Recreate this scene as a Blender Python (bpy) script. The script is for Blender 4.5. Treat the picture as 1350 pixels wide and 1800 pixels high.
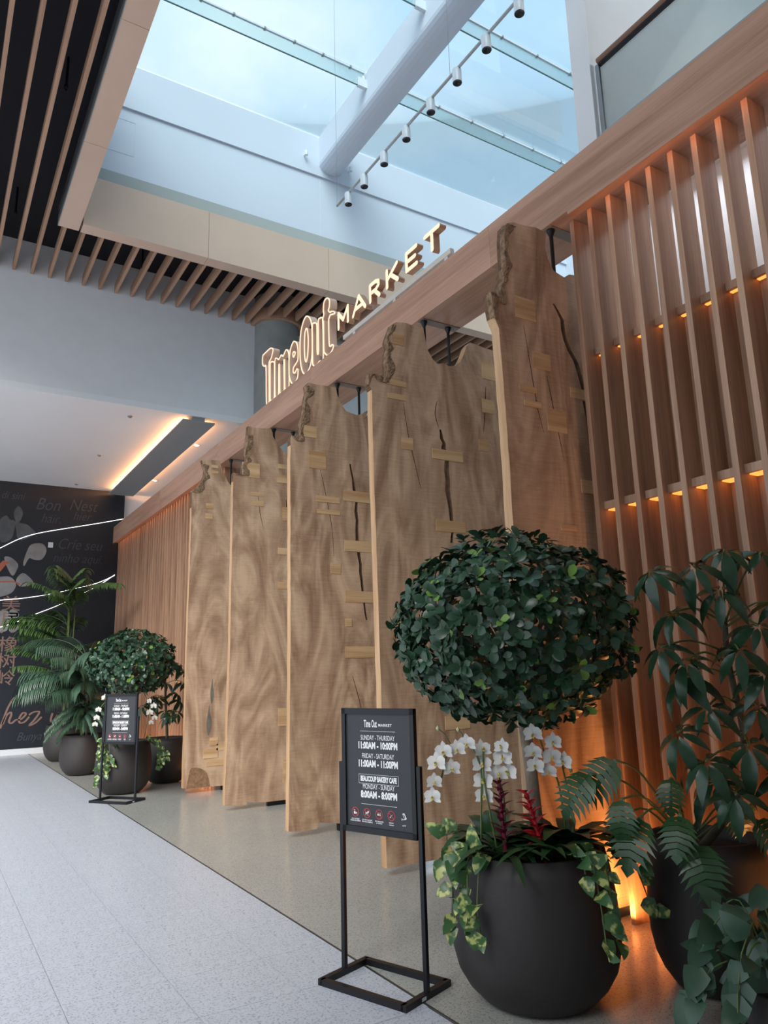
import bpy, bmesh, math, random
from mathutils import Vector, Matrix, noise
random.seed(7)
for o in list(bpy.data.objects): bpy.data.objects.remove(o)
SC = bpy.context.scene
COL = SC.collection
R = math.radians
# ------------------------------------------------------------------ camera
yaw, pitch, roll = R(31.779), R(12.169), R(-1.5525)
fw = Vector((math.sin(yaw)*math.cos(pitch), math.cos(yaw)*math.cos(pitch), math.sin(pitch)))
rt = Vector((math.cos(yaw), -math.sin(yaw), 0)); up = rt.cross(fw)
r2 = rt*math.cos(roll)+up*math.sin(roll); u2 = up*math.cos(roll)-rt*math.sin(roll)
camd = bpy.data.cameras.new('camera'); cam = bpy.data.objects.new('camera', camd); COL.objects.link(cam)
camd.sensor_fit = 'VERTICAL'; camd.sensor_height = 36; camd.lens = 1304.83/1800*36
camd.clip_end = 200
m = Matrix((r2, u2, -fw)).transposed().to_4x4(); m.translation = (0, 0, 1.78); cam.matrix_world = m
SC.camera = cam
# ------------------------------------------------------------------ sky, sun, exposure
SC.view_settings.view_transform = 'Standard'; SC.view_settings.look = 'None'
SC.view_settings.gamma = 1; SC.view_settings.use_curve_mapping = False
SC.view_settings.exposure = 0.36
W = bpy.data.worlds.new('sky'); SC.world = W; W.use_nodes = True
nt = W.node_tree; bg = nt.nodes['Background']
tc = nt.nodes.new('ShaderNodeTexCoord'); nz = nt.nodes.new('ShaderNodeTexNoise'); cr = nt.nodes.new('ShaderNodeValToRGB')
nz.inputs['Scale'].default_value = 3.0; nz.inputs['Detail'].default_value = 6; nz.inputs['Roughness'].default_value = .55
cr.color_ramp.elements[0].position = .36; cr.color_ramp.elements[0].color = (.60, .78, .99, 1)
cr.color_ramp.elements[1].position = .62; cr.color_ramp.elements[1].color = (1.0, 1.02, 1.05, 1)
nt.links.new(tc.outputs['Generated'], nz.inputs['Vector']); nt.links.new(nz.outputs[0], cr.inputs[0]); nt.links.new(cr.outputs[0], bg.inputs[0])
bg.inputs[1].default_value = 1.0
sd = bpy.data.lights.new('sun', 'SUN'); sun = bpy.data.objects.new('sun', sd); COL.objects.link(sun)
sd.energy = 6.0; sd.angle = R(50); sd.color = (1, .97, .93)
sun.rotation_euler = Vector((.5, .6, -.62)).to_track_quat('-Z', 'Y').to_euler()
def area(name, loc, direction, sx, sy, power, color):
    d = bpy.data.lights.new(name, 'AREA'); d.shape = 'RECTANGLE'; d.size = sx; d.size_y = sy; d.energy = power; d.color = color
    o = bpy.data.objects.new(name, d); COL.objects.link(o); o.location = loc
    zz = -Vector(direction).normalized(); yy = Vector((0, 1, 0)) if abs(zz.y) < .9 else Vector((0, 0, 1)); xx = yy.cross(zz).normalized(); yy = zz.cross(xx)
    o.rotation_euler = Matrix((xx, yy, zz)).transposed().to_euler(); return o
# ------------------------------------------------------------------ helpers
def lin(h):
    h = h.lstrip('#'); c = [int(h[i:i+2], 16)/255 for i in (0, 2, 4)]
    return tuple(((x+.055)/1.055)**2.4 if x > .04045 else x/12.92 for x in c)+(1,)
MATS = {}
def mat(name, col, rough=.6, metal=0, spec=.5, bump=0, bscale=60, var=0, vscale=4, emit=None, estr=1, coat=0, trans=0, sss=0):
    if name in MATS: return MATS[name]
    M = bpy.data.materials.new(name); M.use_nodes = True; N = M.node_tree; P = N.nodes['Principled BSDF']; L = N.links.new
    c = lin(col) if isinstance(col, str) else col
    P.inputs['Base Color'].default_value = c; P.inputs['Roughness'].default_value = rough; P.inputs['Metallic'].default_value = metal
    P.inputs['Specular IOR Level'].default_value = spec; P.inputs['Coat Weight'].default_value = coat
    T = N.nodes.new('ShaderNodeTexCoord')
    if var:
        n = N.nodes.new('ShaderNodeTexNoise'); n.inputs['Scale'].default_value = vscale; n.inputs['Detail'].default_value = 5
        r = N.nodes.new('ShaderNodeValToRGB'); a = r.color_ramp.elements
        a[0].color = tuple(x*(1-var) for x in c[:3])+(1,); a[1].color = tuple(min(x*(1+var), 1) for x in c[:3])+(1,); a[0].position = .3; a[1].position = .7
        L(T.outputs['Object'], n.inputs['Vector']); L(n.outputs[0], r.inputs[0]); L(r.outputs[0], P.inputs['Base Color'])
    if bump:
        n = N.nodes.new('ShaderNodeTexNoise'); n.inputs['Scale'].default_value = bscale; b = N.nodes.new('ShaderNodeBump'); b.inputs['Strength'].default_value = bump; b.inputs['Distance'].default_value = .01
        L(T.outputs['Object'], n.inputs['Vector']); L(n.outputs[0], b.inputs['Height']); L(b.outputs[0], P.inputs['Normal'])
    if emit:
        P.inputs['Emission Color'].default_value = lin(emit) if isinstance(emit, str) else emit; P.inputs['Emission Strength'].default_value = estr
    if trans: P.inputs['Transmission Weight'].default_value = trans
    MATS[name] = M; return M
def wood(name, c1, c2, axis='Y', sc=6, rough=.5, fine=1.0, ripple=0, el=.05, dist=.5):
    """oak: grain stretched along one axis, pores, optional curly figure across the grain"""
    if name in MATS: return MATS[name]
    M = bpy.data.materials.new(name); M.use_nodes = True; N = M.node_tree; P = N.nodes['Principled BSDF']; L = N.links.new; nn = N.nodes.new
    P.inputs['Roughness'].default_value = rough; P.inputs['Specular IOR Level'].default_value = .3
    T = nn('ShaderNodeTexCoord'); oi = nn('ShaderNodeObjectInfo'); mul = nn('ShaderNodeVectorMath'); mul.operation = 'SCALE'; mul.inputs['Scale'].default_value = 40
    cmb = nn('ShaderNodeCombineXYZ'); add = nn('ShaderNodeVectorMath'); add.operation = 'ADD'
    for i in range(3): L(oi.outputs['Random'], cmb.inputs[i])
    L(cmb.outputs[0], mul.inputs[0]); L(T.outputs['Object'], add.inputs[0]); L(mul.outputs[0], add.inputs[1])
    def stretched(s, k):
        mp = nn('ShaderNodeMapping'); v = [s, s, s]; v['XYZ'.index(axis)] = s*k; mp.inputs['Scale'].default_value = v
        L(add.outputs[0], mp.inputs[0]); return mp
    a = stretched(sc, el); n1 = nn('ShaderNodeTexNoise'); n1.inputs['Scale'].default_value = 1; n1.inputs['Detail'].default_value = 4; n1.inputs['Distortion'].default_value = dist; L(a.outputs[0], n1.inputs['Vector'])
    b = stretched(sc*14, .03); n2 = nn('ShaderNodeTexNoise'); n2.inputs['Scale'].default_value = 1; n2.inputs['Detail'].default_value = 3; L(b.outputs[0], n2.inputs['Vector'])
    mx = nn('ShaderNodeMath'); mx.operation = 'MULTIPLY_ADD'; mx.inputs[1].default_value = .45*fine; L(n2.outputs[0], mx.inputs[0]); L(n1.outputs[0], mx.inputs[2])
    last = mx
    if ripple:
        rp = nn('ShaderNodeMapping'); v = [6, 6, 6]; v['XYZ'.index(axis)] = 75; rp.inputs['Scale'].default_value = v; L(add.outputs[0], rp.inputs[0])
        n3 = nn('ShaderNodeTexNoise'); n3.inputs['Scale'].default_value = 1; n3.inputs['Detail'].default_value = 3; n3.inputs['Distortion'].default_value = .6; L(rp.outputs[0], n3.inputs['Vector'])
        m3 = nn('ShaderNodeMath'); m3.operation = 'MULTIPLY_ADD'; m3.inputs[1].default_value = ripple; L(n3.outputs[0], m3.inputs[0]); L(mx.outputs[0], m3.inputs[2]); last = m3
    rg = nn('ShaderNodeValToRGB'); e = rg.color_ramp.elements; lo = .5+.12*fine+.38*ripple
    e[0].position = lo-.14; e[0].color = lin(c1); e[1].position = lo+.26; e[1].color = lin(c2)
    L(last.outputs[0], rg.inputs[0]); L(rg.outputs[0], P.inputs['Base Color'])
    bp = nn('ShaderNodeBump'); bp.inputs['Strength'].default_value = .18; bp.inputs['Distance'].default_value = .004; L(last.outputs[0], bp.inputs['Height']); L(bp.outputs[0], P.inputs['Normal'])
    MATS[name] = M; return M
def speckle(name, c1, c2, c3, rough, sc=160):
    M = bpy.data.materials.new(name); M.use_nodes = True; N = M.node_tree; P = N.nodes['Principled BSDF']; L = N.links.new; nn = N.nodes.new
    T = nn('ShaderNodeTexCoord'); v = nn('ShaderNodeTexVoronoi'); v.inputs['Scale'].default_value = sc; L(T.outputs['Object'], v.inputs['Vector'])
    s = nn('ShaderNodeSeparateColor'); L(v.outputs['Color'], s.inputs[0]); r = nn('ShaderNodeValToRGB'); r.color_ramp.interpolation = 'CONSTANT'
    e = r.color_ramp.elements; e[0].color = lin(c1); e[0].position = 0; e[1].color = lin(c2); e[1].position = .7; x = e.new(.9); x.color = lin(c3)
    L(s.outputs[0], r.inputs[0]); n = nn('ShaderNodeTexNoise'); n.inputs['Scale'].default_value = .7; L(T.outputs['Object'], n.inputs['Vector'])
    mx = nn('ShaderNodeMix'); mx.data_type = 'RGBA'; mx.blend_type = 'MULTIPLY'; mx.inputs[0].default_value = .25; L(r.outputs[0], mx.inputs[6]); L(n.outputs[0], mx.inputs[7])
    L(mx.outputs[2], P.inputs['Base Color']); P.inputs['Roughness'].default_value = rough; P.inputs['Specular IOR Level'].default_value = .4
    MATS[name] = M; return M
def glass(name, tint, gloss=.12, rough=.02):
    M = bpy.data.materials.new(name); M.use_nodes = True; N = M.node_tree; N.nodes.clear(); nn = N.nodes.new; L = N.links.new
    o = nn('ShaderNodeOutputMaterial'); t = nn('ShaderNodeBsdfTransparent'); t.inputs[0].default_value = lin(tint); g = nn('ShaderNodeBsdfGlossy'); g.inputs['Roughness'].default_value = rough
    fr = nn('ShaderNodeFresnel'); fr.inputs[0].default_value = 1.3; mx = nn('ShaderNodeMixShader'); ma = nn('ShaderNodeMath'); ma.operation = 'MULTIPLY'; ma.inputs[1].default_value = gloss/.1
    L(fr.outputs[0], ma.inputs[0]); L(ma.outputs[0], mx.inputs[0]); L(t.outputs[0], mx.inputs[1]); L(g.outputs[0], mx.inputs[2]); L(mx.outputs[0], o.inputs[0]); MATS[name] = M; return M
class MB:
    def __init__(s): s.v = []; s.f = []; s.m = []
    def add(s, vs, fs, mi=0):
        b = len(s.v); s.v += [tuple(v) for v in vs]; s.f += [tuple(i+b for i in f) for f in fs]; s.m += [mi]*len(fs); return s
    def box(s, x0, x1, y0, y1, z0, z1, mi=0):
        return s.add([(x, y, z) for z in (z0, z1) for y in (y0, y1) for x in (x0, x1)], [(0, 2, 3, 1), (4, 5, 7, 6), (0, 1, 5, 4), (2, 6, 7, 3), (0, 4, 6, 2), (1, 3, 7, 5)], mi)
    def tube(s, pts, rad, n=8, mi=0):
        pts = [Vector(p) for p in pts]; rr = rad if isinstance(rad, (list, tuple)) else [rad]*len(pts); vs = []; fs = []
        for i, p in enumerate(pts):
            d = (pts[min(i+1, len(pts)-1)]-pts[max(i-1, 0)]).normalized(); a = d.cross(Vector((0, 0, 1)) if abs(d.z) < .95 else Vector((1, 0, 0))).normalized(); b = d.cross(a)
            for k in range(n): t = 2*math.pi*k/n; vs.append(p+(a*math.cos(t)+b*math.sin(t))*rr[i])
        for i in range(len(pts)-1):
            for k in range(n): fs.append((i*n+k, i*n+(k+1) % n, (i+1)*n+(k+1) % n, (i+1)*n+k))
        fs.append(tuple(range(n-1, -1, -1))); fs.append(tuple((len(pts)-1)*n+k for k in range(n)))
        return s.add(vs, fs, mi)
    def lathe(s, prof, c=(0, 0, 0), n=32, mi=0):
        vs = []; fs = []
        for r, z in prof:
            for k in range(n): t = 2*math.pi*k/n; vs.append((c[0]+r*math.cos(t), c[1]+r*math.sin(t), c[2]+z))
        for i in range(len(prof)-1):
            for k in range(n): fs.append((i*n+k, i*n+(k+1) % n, (i+1)*n+(k+1) % n, (i+1)*n+k))
        return s.add(vs, fs, mi)
    def build(s, name, mats, parent=None, smooth=False, origin=None):
        me = bpy.data.meshes.new(name); o0 = Vector(origin) if origin else (world_loc(parent) if parent else Vector())
        me.from_pydata([tuple(Vector(v)-o0) for v in s.v], [], s.f)
        mats = mats if isinstance(mats, (list, tuple)) else [mats]
        for mm in mats: me.materials.append(mm)
        for p, mi in zip(me.polygons, s.m): p.material_index = mi; p.use_smooth = smooth
        me.update(); o = bpy.data.objects.new(name, me); COL.objects.link(o)
        if parent: o.parent = parent
        elif origin: o.location = origin
        return o
def world_loc(o):
    v = Vector()
    while o: v += o.location; o = o.parent
    return v
def thing(name, label, cat, loc, group=None, rotz=0):
    o = bpy.data.objects.new(name, None); COL.objects.link(o); o.location = loc; o.empty_display_size = .1; o.rotation_euler.z = rotz
    return tag(o, label, cat, group)
def tag(o, label, cat=None, group=None):
    o['label'] = label
    if cat: o['category'] = cat
    if group: o['group'] = group
    return o
def struct(o, label=None):
    o['kind'] = 'structure'
    if label: o['label'] = label
    return o
def bx(name, m, x0, x1, y0, y1, z0, z1, parent=None, origin=None):
    return MB().box(x0, x1, y0, y1, z0, z1).build(name, m, parent, origin=origin or (None if parent else ((x0+x1)/2, (y0+y1)/2, z0)))
def place(name, me, parent, matrix):
    o = bpy.data.objects.new(name, me); COL.objects.link(o); o.parent = parent; o.matrix_basis = matrix; return o
def smoothpoly(pts, closed=True, k=3):
    n = len(pts); out = []
    rng = n if closed else n-1
    for i in range(rng):
        P = [pts[(i+j) % n] if closed else pts[max(0, min(n-1, i+j))] for j in (-1, 0, 1, 2)]
        for q in range(k):
            t = q/k; f = []
            for d in range(len(P[0])):
                a, b, c, e = (p[d] for p in P)
                f.append(.5*((2*b)+(-a+c)*t+(2*a-5*b+4*c-e)*t*t+(-a+3*b-3*c+e)*t**3))
            out.append(tuple(f))
    if not closed: out.append(tuple(pts[-1]))
    return out
def fill2d(loops, depth, bevel=0):
    """flat outline(s) with holes -> solid mesh data in local XY, thickness along Z (0..depth)"""
    cu = bpy.data.curves.new('tmp', 'CURVE'); cu.dimensions = '2D'; cu.fill_mode = 'BOTH'; cu.extrude = depth/2; cu.bevel_depth = bevel
    for lp in loops:
        sp = cu.splines.new('POLY'); sp.points.add(len(lp)-1)
        for i, p in enumerate(lp): sp.points[i].co = (p[0], p[1], 0, 1)
        sp.use_cyclic_u = True
    o = bpy.data.objects.new('tmp', cu); COL.objects.link(o); dg = bpy.context.evaluated_depsgraph_get()
    me = bpy.data.meshes.new_from_object(o.evaluated_get(dg)); bpy.data.objects.remove(o); bpy.data.curves.remove(cu)
    return [tuple(v.co) for v in me.vertices], [tuple(p.vertices) for p in me.polygons]
def textmesh(txt, size, depth=0, bold=0, sx=1.0, shear=0, align='CENTER', spacing=1.0):
    cu = bpy.data.curves.new('tmp', 'FONT'); cu.body = txt; cu.size = size; cu.extrude = depth; cu.offset = bold; cu.shear = shear; cu.align_x = align; cu.align_y = 'CENTER'; cu.space_character = spacing
    cu.resolution_u = 3
    o = bpy.data.objects.new('tmp', cu); COL.objects.link(o); dg = bpy.context.evaluated_depsgraph_get()
    me = bpy.data.meshes.new_from_object(o.evaluated_get(dg)); bpy.data.objects.remove(o); bpy.data.curves.remove(cu)
    return [(v.co[0]*sx, v.co[1], v.co[2]) for v in me.vertices], [tuple(p.vertices) for p in me.polygons]
def mapped(vs, o, ex, ey, ez): 
    o, ex, ey, ez = Vector(o), Vector(ex), Vector(ey), Vector(ez); return [o+ex*v[0]+ey*v[1]+ez*v[2] for v in vs]
# ------------------------------------------------------------------ materials
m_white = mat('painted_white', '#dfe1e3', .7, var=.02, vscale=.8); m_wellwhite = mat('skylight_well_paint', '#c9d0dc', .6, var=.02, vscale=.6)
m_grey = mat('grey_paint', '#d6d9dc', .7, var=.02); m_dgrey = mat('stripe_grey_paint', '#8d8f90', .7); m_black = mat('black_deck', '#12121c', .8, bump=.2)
m_navy = mat('mural_navy', '#1d232b', .45, var=.15, vscale=.5); m_fascia = mat('champagne_panel', '#cfb3a0', .42, var=.03, vscale=1.5, metal=.15)
m_louver = wood('louver_oak', '#93745f', '#b08c74', 'Y', 5, .55); m_beam = wood('beam_oak', '#9c7560', '#bf9780', 'Y', 6, .45)
m_fin = wood('fin_oak', '#94705a', '#c29c80', 'Z', 7, .45); m_slab = wood('slab_oak', '#96755c', '#d3b395', 'Z', 1.9, .55, .22, .24, .3, 3.5)
m_slabedge = wood('slab_edge_oak', '#ae855f', '#d3ae87', 'Z', 9, .6); m_patch = wood('patch_oak', '#b48b62', '#d8b68c', 'X', 9, .5)
m_bark = mat('bark', '#8a6f56', .9, bump=1, bscale=70, var=.5, vscale=26); m_crackin = mat('crack_wood', '#6b5038', .9, bump=.8, bscale=60, var=.4, vscale=20)
m_blackmetal = mat('black_metal', '#17171a', .4, metal=.3); m_steel = mat('brushed_steel', '#a9adb0', .35, metal=.8); m_plate = mat('grey_plate', '#7f7369', .6)
m_conc = mat('concrete', '#8b8f8d', .8, bump=.25, bscale=25, var=.12, vscale=3); m_orange = mat('led_orange', '#ff7a28', .5, emit=(1, .36, .07, 1), estr=1.25)
m_tile = speckle('terrazzo_tile_white', '#d4d9e4', '#c2c7d1', '#a6abb6', .28, 120); m_terr = speckle('terrazzo_grey', '#b6b7b1', '#a7a8a2', '#8e8f8a', .2, 150)
m_grout = mat('grout', '#8d8f92', .9); m_glass = glass('clear_glass', '#eaf4f6', .06); m_glassedge = glass('glass_fin_green', '#f0f8f8', .04)
m_pot = mat('charcoal_pot', '#2d2928', .6, var=.14, vscale=3.5, bump=.08, bscale=30); m_soil = mat('soil', '#241c16', .95, bump=1, bscale=50)
m_chrome = mat('white_enamel', '#d5dbe2', .35); m_lens = mat('dark_lens', '#1c1f22', .3)
m_cream = mat('letter_cream_light', '#e6c5a4', .5, emit=(1, .74, .52, 1), estr=.62); m_letter = mat('letter_peach', '#dcb79f', .5); m_letterside = mat('letter_tan', '#b98a6a', .5)
m_rail = mat('sign_rail', '#d8d2c8', .5)
# ================================================================== SETTING
floor = bpy.data.objects.new('floor', None); COL.objects.link(floor); struct(floor, 'white speckled tile concourse meeting grey terrazzo entrance floor')
bx('base_slab', m_tile, -8, 2.515, -4, 24, -.06, -.006, floor)
bx('terrazzo_field', m_terr, 2.532, 14, -4, 24, -.06, 0, floor); bx('metal_strip', mat('floor_joint_strip', '#5a5a58', .4, metal=.6), 2.518, 2.53, -4, 24, -.05, .001, floor)
xs = [2.515, 2.044, 1.44, .84, .24, -.36, -.96]; tm = {}
for i in range(6):
    x1, x0 = xs[i], xs[i+1]
    for j in range(31):
        y0 = 3.138+.6*j
        if i not in tm:
            w = x1-x0-.004
            tm[i] = MB().box(0, w, 0, .596, -.05, 0).build('floor_tile', m_tile, floor).data; bpy.data.objects.remove(bpy.data.objects['floor_tile'])
        place('floor_tile', tm[i], floor, Matrix.Translation((x0+.002, y0+.002, 0)))
struct(bx('shade_wall_back', m_white, -3.6, 14, -4.2, -4, 0, 12.9)); struct(bx('shade_wall_left', m_white, -3.75, -3.6, -4.2, -.2, 0, 9.95)); struct(bx('wall_far', m_navy, -8, 4.58, 21.45, 21.6, .14, 7.0), 'dark navy mural wall with script lettering and magnolia print')  # unseen back and left walls added to keep light off the near slabs
wf = bpy.data.objects['wall_far']
struct(bx('baseboard_far', m_white, -8, 4.58, 21.42, 21.6, 0, .14)); struct(bx('wall_far_return', m_white, 4.58, 14, 21.62, 21.8, 0, 7.0))
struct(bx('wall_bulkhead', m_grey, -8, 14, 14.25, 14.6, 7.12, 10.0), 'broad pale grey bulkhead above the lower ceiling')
cl = struct(bx('ceiling_rear', m_white, -8, 14, 14.25, 21.8, 7.0, 7.12), 'lower white soffit with warm cove light')
dp = bx('dropped_panel', m_dgrey, 4.1, 4.77, 14.255, 21.3, 6.88, 6.91, cl); bx('panel_spine', m_dgrey, 4.3, 4.57, 14.3, 21.2, 6.91, 7.0, cl)
m_cove = mat('cove_led', '#ffc79a', .5, emit=(1, .42, .16, 1), estr=1.6)
bx('cove_light', m_cove, 4.28, 4.3, 14.4, 21.2, 6.92, 6.96, cl); bx('cove_light', m_cove, 4.57, 4.59, 14.4, 21.2, 6.92, 6.96, cl)
area('cove_lamp', (4.26, 17.8, 6.95), (-1, 0, .02), .05, 6.6, 60, (1, .44, .16)); area('cove_lamp', (4.61, 17.8, 6.95), (1, 0, .02), .05, 6.6, 60, (1, .44, .16))
for i, (x, y) in enumerate(((4.98, 16.14), (4.96, 19.71))):
    t = thing('downlight', 'small glowing recessed downlight by grey ceiling band, '+('nearer the bulkhead' if y < 17 else 'nearer the mural'), 'light', (x, y, 7.0), 'recessed soffit downlights')
    MB().lathe([(.055, .0), (.075, -.004), (.075, -.012), (.055, -.012), (.055, 0)], (x, y, 7.0), 20).build('trim_ring', m_white, t); MB().lathe([(.0, -.006), (.055, -.006)], (x, y, 7.0), 20).build('lamp_disc', mat('lamp_glow', '#fff0d8', .5, emit=(1, .86, .66, 1), estr=4), t)
for y in (14.86, 17.93, 21.0):
    tag(MB().lathe([(0, -.03), (.03, -.03), (.05, -.012), (.055, 0)], (3.2, y, 7.0), 14).build('sprinkler', mat('sprinkler_grey', '#8a837c', .5), origin=(3.2, y, 7.0)), 'tiny grey sprinkler cap in soffit, '+('just behind the bulkhead' if y < 16 else 'midway along' if y < 19 else 'next to the mural wall'), 'sprinkler', 'soffit sprinkler caps')
# upper louvred ceiling
ce = bpy.data.objects.new('ceiling', None); COL.objects.link(ce); struct(ce, 'black ceiling void hung with parallel oak louvres')
bx('deck', m_black, -3.6, 1.5, -4, 14.25, 9.95, 10.0, ce); bx('deck', m_black, 1.5, 14, 12.28, 14.25, 9.95, 10.0, ce); bx('deck', m_black, 1.5, 14, -4, 1.0, 9.95, 10.0, ce)  # last deck closes the unseen near roof, added to darken the near end
lm = {}
def louver(x, y0, y1):
    key = round(y1-y0, 2)
    if key not in lm:
        o = MB().box(-.026, .026, 0, y1-y0, 0, .2).build('louver', m_louver, ce); lm[key] = o.data; bpy.data.objects.remove(o)
    place('louver', lm[key], ce, Matrix.Translation((x, y0, 9.3)))
for k in range(-14, 38):
    x = .84+.305*k
    if x < 1.3: louver(x, -3.5, 14.24)
    elif x > 1.34:
        louver(x, -3.5, .98)
        d = .62**2-(x-6.1)**2; louver(x, 12.3, 14.2-math.sqrt(d) if d > 0 else 14.24)
for x, y in ((.98, 9.3), (.7, 12.6), (2.95, 13.3)):
    o = MB().tube([(x, y, 9.95), (x, y, 9.5)], .018, 8).lathe([(.012, -.06), (.03, -.03), (.03, 0)], (x, y, 9.5), 10).build('sprinkler', m_blackmetal, origin=(x, y, 9.95)); tag(o, 'small black sprinkler between louvres, '+('beside brown skylight band' if y < 10 else 'near the grey bulkhead' if x < 1 else 'behind the beige fascia'), 'sprinkler', 'ceiling void sprinklers')
# skylight well
t1 = bpy.data.objects.new('trim_1', None); COL.objects.link(t1); struct(t1, 'brown champagne metal soffit band along the skylight edge')
ye = [12.28, 9.95, 7.62, 5.29, 2.96, 1.0]
for a, b in zip(ye[1:], ye): bx('panel', m_fascia, 1.33, 1.65, a+.003, b-.003, 9.25, 9.6, t1)
bx('edge_reveal', m_steel, 1.318, 1.33, 1, 12.28, 9.25, 9.62, t1)
t2 = bpy.data.objects.new('trim_2', None); COL.objects.link(t2); struct(t2, 'beige panelled fascia across the end of the skylight well')
xe = [1.68, 3.83, 6.3, 8.75, 11.2, 13.6]
for a, b in zip(xe, xe[1:]): bx('panel', m_fascia, a+.003, b-.003, 12.03, 12.3, 9.25, 10.19, t2)
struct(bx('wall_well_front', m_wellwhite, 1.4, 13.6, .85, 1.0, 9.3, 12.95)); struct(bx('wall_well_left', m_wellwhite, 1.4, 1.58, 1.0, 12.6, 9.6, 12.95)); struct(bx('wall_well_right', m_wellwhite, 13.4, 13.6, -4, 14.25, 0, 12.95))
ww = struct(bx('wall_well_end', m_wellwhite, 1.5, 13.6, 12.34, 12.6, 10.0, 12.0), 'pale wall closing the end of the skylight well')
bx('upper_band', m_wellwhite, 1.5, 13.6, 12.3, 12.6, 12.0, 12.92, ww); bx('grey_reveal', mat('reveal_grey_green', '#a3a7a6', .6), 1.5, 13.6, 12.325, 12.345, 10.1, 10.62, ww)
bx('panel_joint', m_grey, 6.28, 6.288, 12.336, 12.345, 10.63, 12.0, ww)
for a in ((1.95, 11.05, 2.5, 11.058), (1.95, 11.75, 2.5, 11.758), (2.5, 11.05, 2.508, 11.758)): bx('access_panel_edge', m_grey, a[0], a[2], 12.335, 12.345, a[1], a[3], ww)
win = bpy.data.objects.new('window_1', None); COL.objects.link(win); struct(win, 'large glazed skylight with glass fins')
fy = [12.3, 10.3, 8.35, 6.4, 4.45, 2.5, 1.0]
for a, b in zip(fy[1:], fy):
    bx('glass_pane', m_glass, 1.55, 6.24, a+.01, b-.01, 12.92, 12.94, win); bx('glass_pane', m_glass, 6.78, 13.4, a+.01, b-.01, 12.92, 12.94, win)
for y in fy[1:-1]:
    for x0, x1 in ((1.6, 6.2), (6.8, 13.3)):
        f = bx('glass_fin', m_glassedge, x0, x1, y-.012, y+.012, 12.58, 12.9, win)
        bx('top_channel', m_chrome, x0, x1, y-.018, y+.018, 12.885, 12.915, f); bx('bottom_edge', mat('glass_edge_dark', '#5d7c7c', .3), x0, x1, y-.0125, y+.0125, 12.572, 12.582, f)
        b = MB()
        for q in range(8): xx = x0+.3+q*(x1-x0-.6)/7; b.box(xx-.02, xx+.02, y-.03, y+.03, 12.88, 12.92)
        b.build('clamp', m_steel, f)
        e = x1-.02 if x0 < 3 else x0+.02
        b = MB().box(e-.13, e+.13, y-.035, y+.035, 12.56, 12.74); b.build('bracket', m_chrome, f)
sb = MB(); n = 8; prof = [(6.24, 12.92), (6.24, 12.3)]+[(6.51-.27*math.cos(math.pi*k/10), 12.3-.2*math.sin(math.pi*k/10)) for k in range(1, 10)]+[(6.78, 12.3), (6.78, 12.92)]
vs = [(x, y, z) for y in (1.0, 12.3) for x, z in prof]; k = len(prof)
sb.add(vs, [(i, i+1, k+i+1, k+i) for i in range(k-1)]+[tuple(range(k)), tuple(range(2*k-1, k-1, -1)), (0, k, 2*k-1, k-1)])
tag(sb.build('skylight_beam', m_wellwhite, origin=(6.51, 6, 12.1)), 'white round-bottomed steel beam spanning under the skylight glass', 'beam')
for x, z in ((5.9, 12.35), (6.95, 12.35), (11.0, 12.3)):
    tag(MB().tube([(x, 12.32, z), (x, 12.2, z)], .02, 8).tube([(x, 12.2, z+.05), (x, 12.2, z-.05)], .035, 8).build('sprinkler', m_chrome, origin=(x, 12.3, z)), 'small white sprinkler on skylight well wall, '+('left of the white beam' if x < 6.2 else 'just right of the white beam' if x < 9 else 'low beside the oak beam'), 'sprinkler', 'skylight well sprinklers')
# concrete column
t = thing('concrete_column', 'round grey concrete column with oak collar under louvres', 'column', (6.1, 14.2, 0))
MB().lathe([(.49, 0), (.49, 8.62)], (6.1, 14.2, 0), 48).build('lower_drum', m_conc, t, True); MB().lathe([(.484, 8.62), (.484, 9.95)], (6.1, 14.2, 0), 48).build('upper_drum', m_conc, t, True)
MB().lathe([(.5, 9.28), (.58, 9.28), (.58, 9.55), (.5, 9.55), (.5, 9.28)], (6.1, 14.2, 0), 48).build('collar', m_louver, t)
# right side: room behind slats, upper floor
struct(bx('wall_inner', m_white, 5.5, 5.6, -4, 4.05, 0, 6.0)); struct(bx('ceiling_upper_floor', m_white, 4.86, 13.4, -4, 4.2, 6.0, 6.26))
struct(bx('wall_upper', m_grey, 4.9, 13.4, 3.99, 4.21, 6.26, 12.08), 'grey upper storey wall with a white edge')
bx('edge_face', m_white, 4.885, 4.9, 3.99, 4.21, 6.0, 12.08, bpy.data.objects['wall_upper'])
area('inner_fill_light', (5.1, 1.5, 5.9), (0, 0, -1), .5, 5, 26, (.86, .92, 1)); area('upper_wall_fill_light', (6.5, 0, 9.4), (-.1, 1, -.25), 3, 2, 110, (1, .96, .92))  # unseen fill lights added to brighten the inner wall and the upper wall
t = thing('balustrade', 'clear glass balustrade with dark wooden handrail on upper floor', 'railing', (4.93, 1, 6.26))
bx('glass_panel', glass('rail_glass', '#ebefee', .04), 4.925, 4.945, -3, 3.92, 6.3, 7.28, t); MB().tube([(4.935, -3, 7.33), (4.935, 3.93, 7.33)], .035, 10).build('handrail', wood('rail_walnut', '#6d5242', '#93705a', 'Y', 6), t)
bx('clip_rail', m_blackmetal, 4.915, 4.955, -3, 3.92, 7.275, 7.3, t); bx('shoe', mat('shoe_grey', '#9aa3a4', .5), 4.90, 4.97, -3, 3.95, 6.26, 6.56, t); bx('end_post', m_steel, 4.92, 4.95, 3.92, 3.96, 6.3, 7.3, t)
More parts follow.
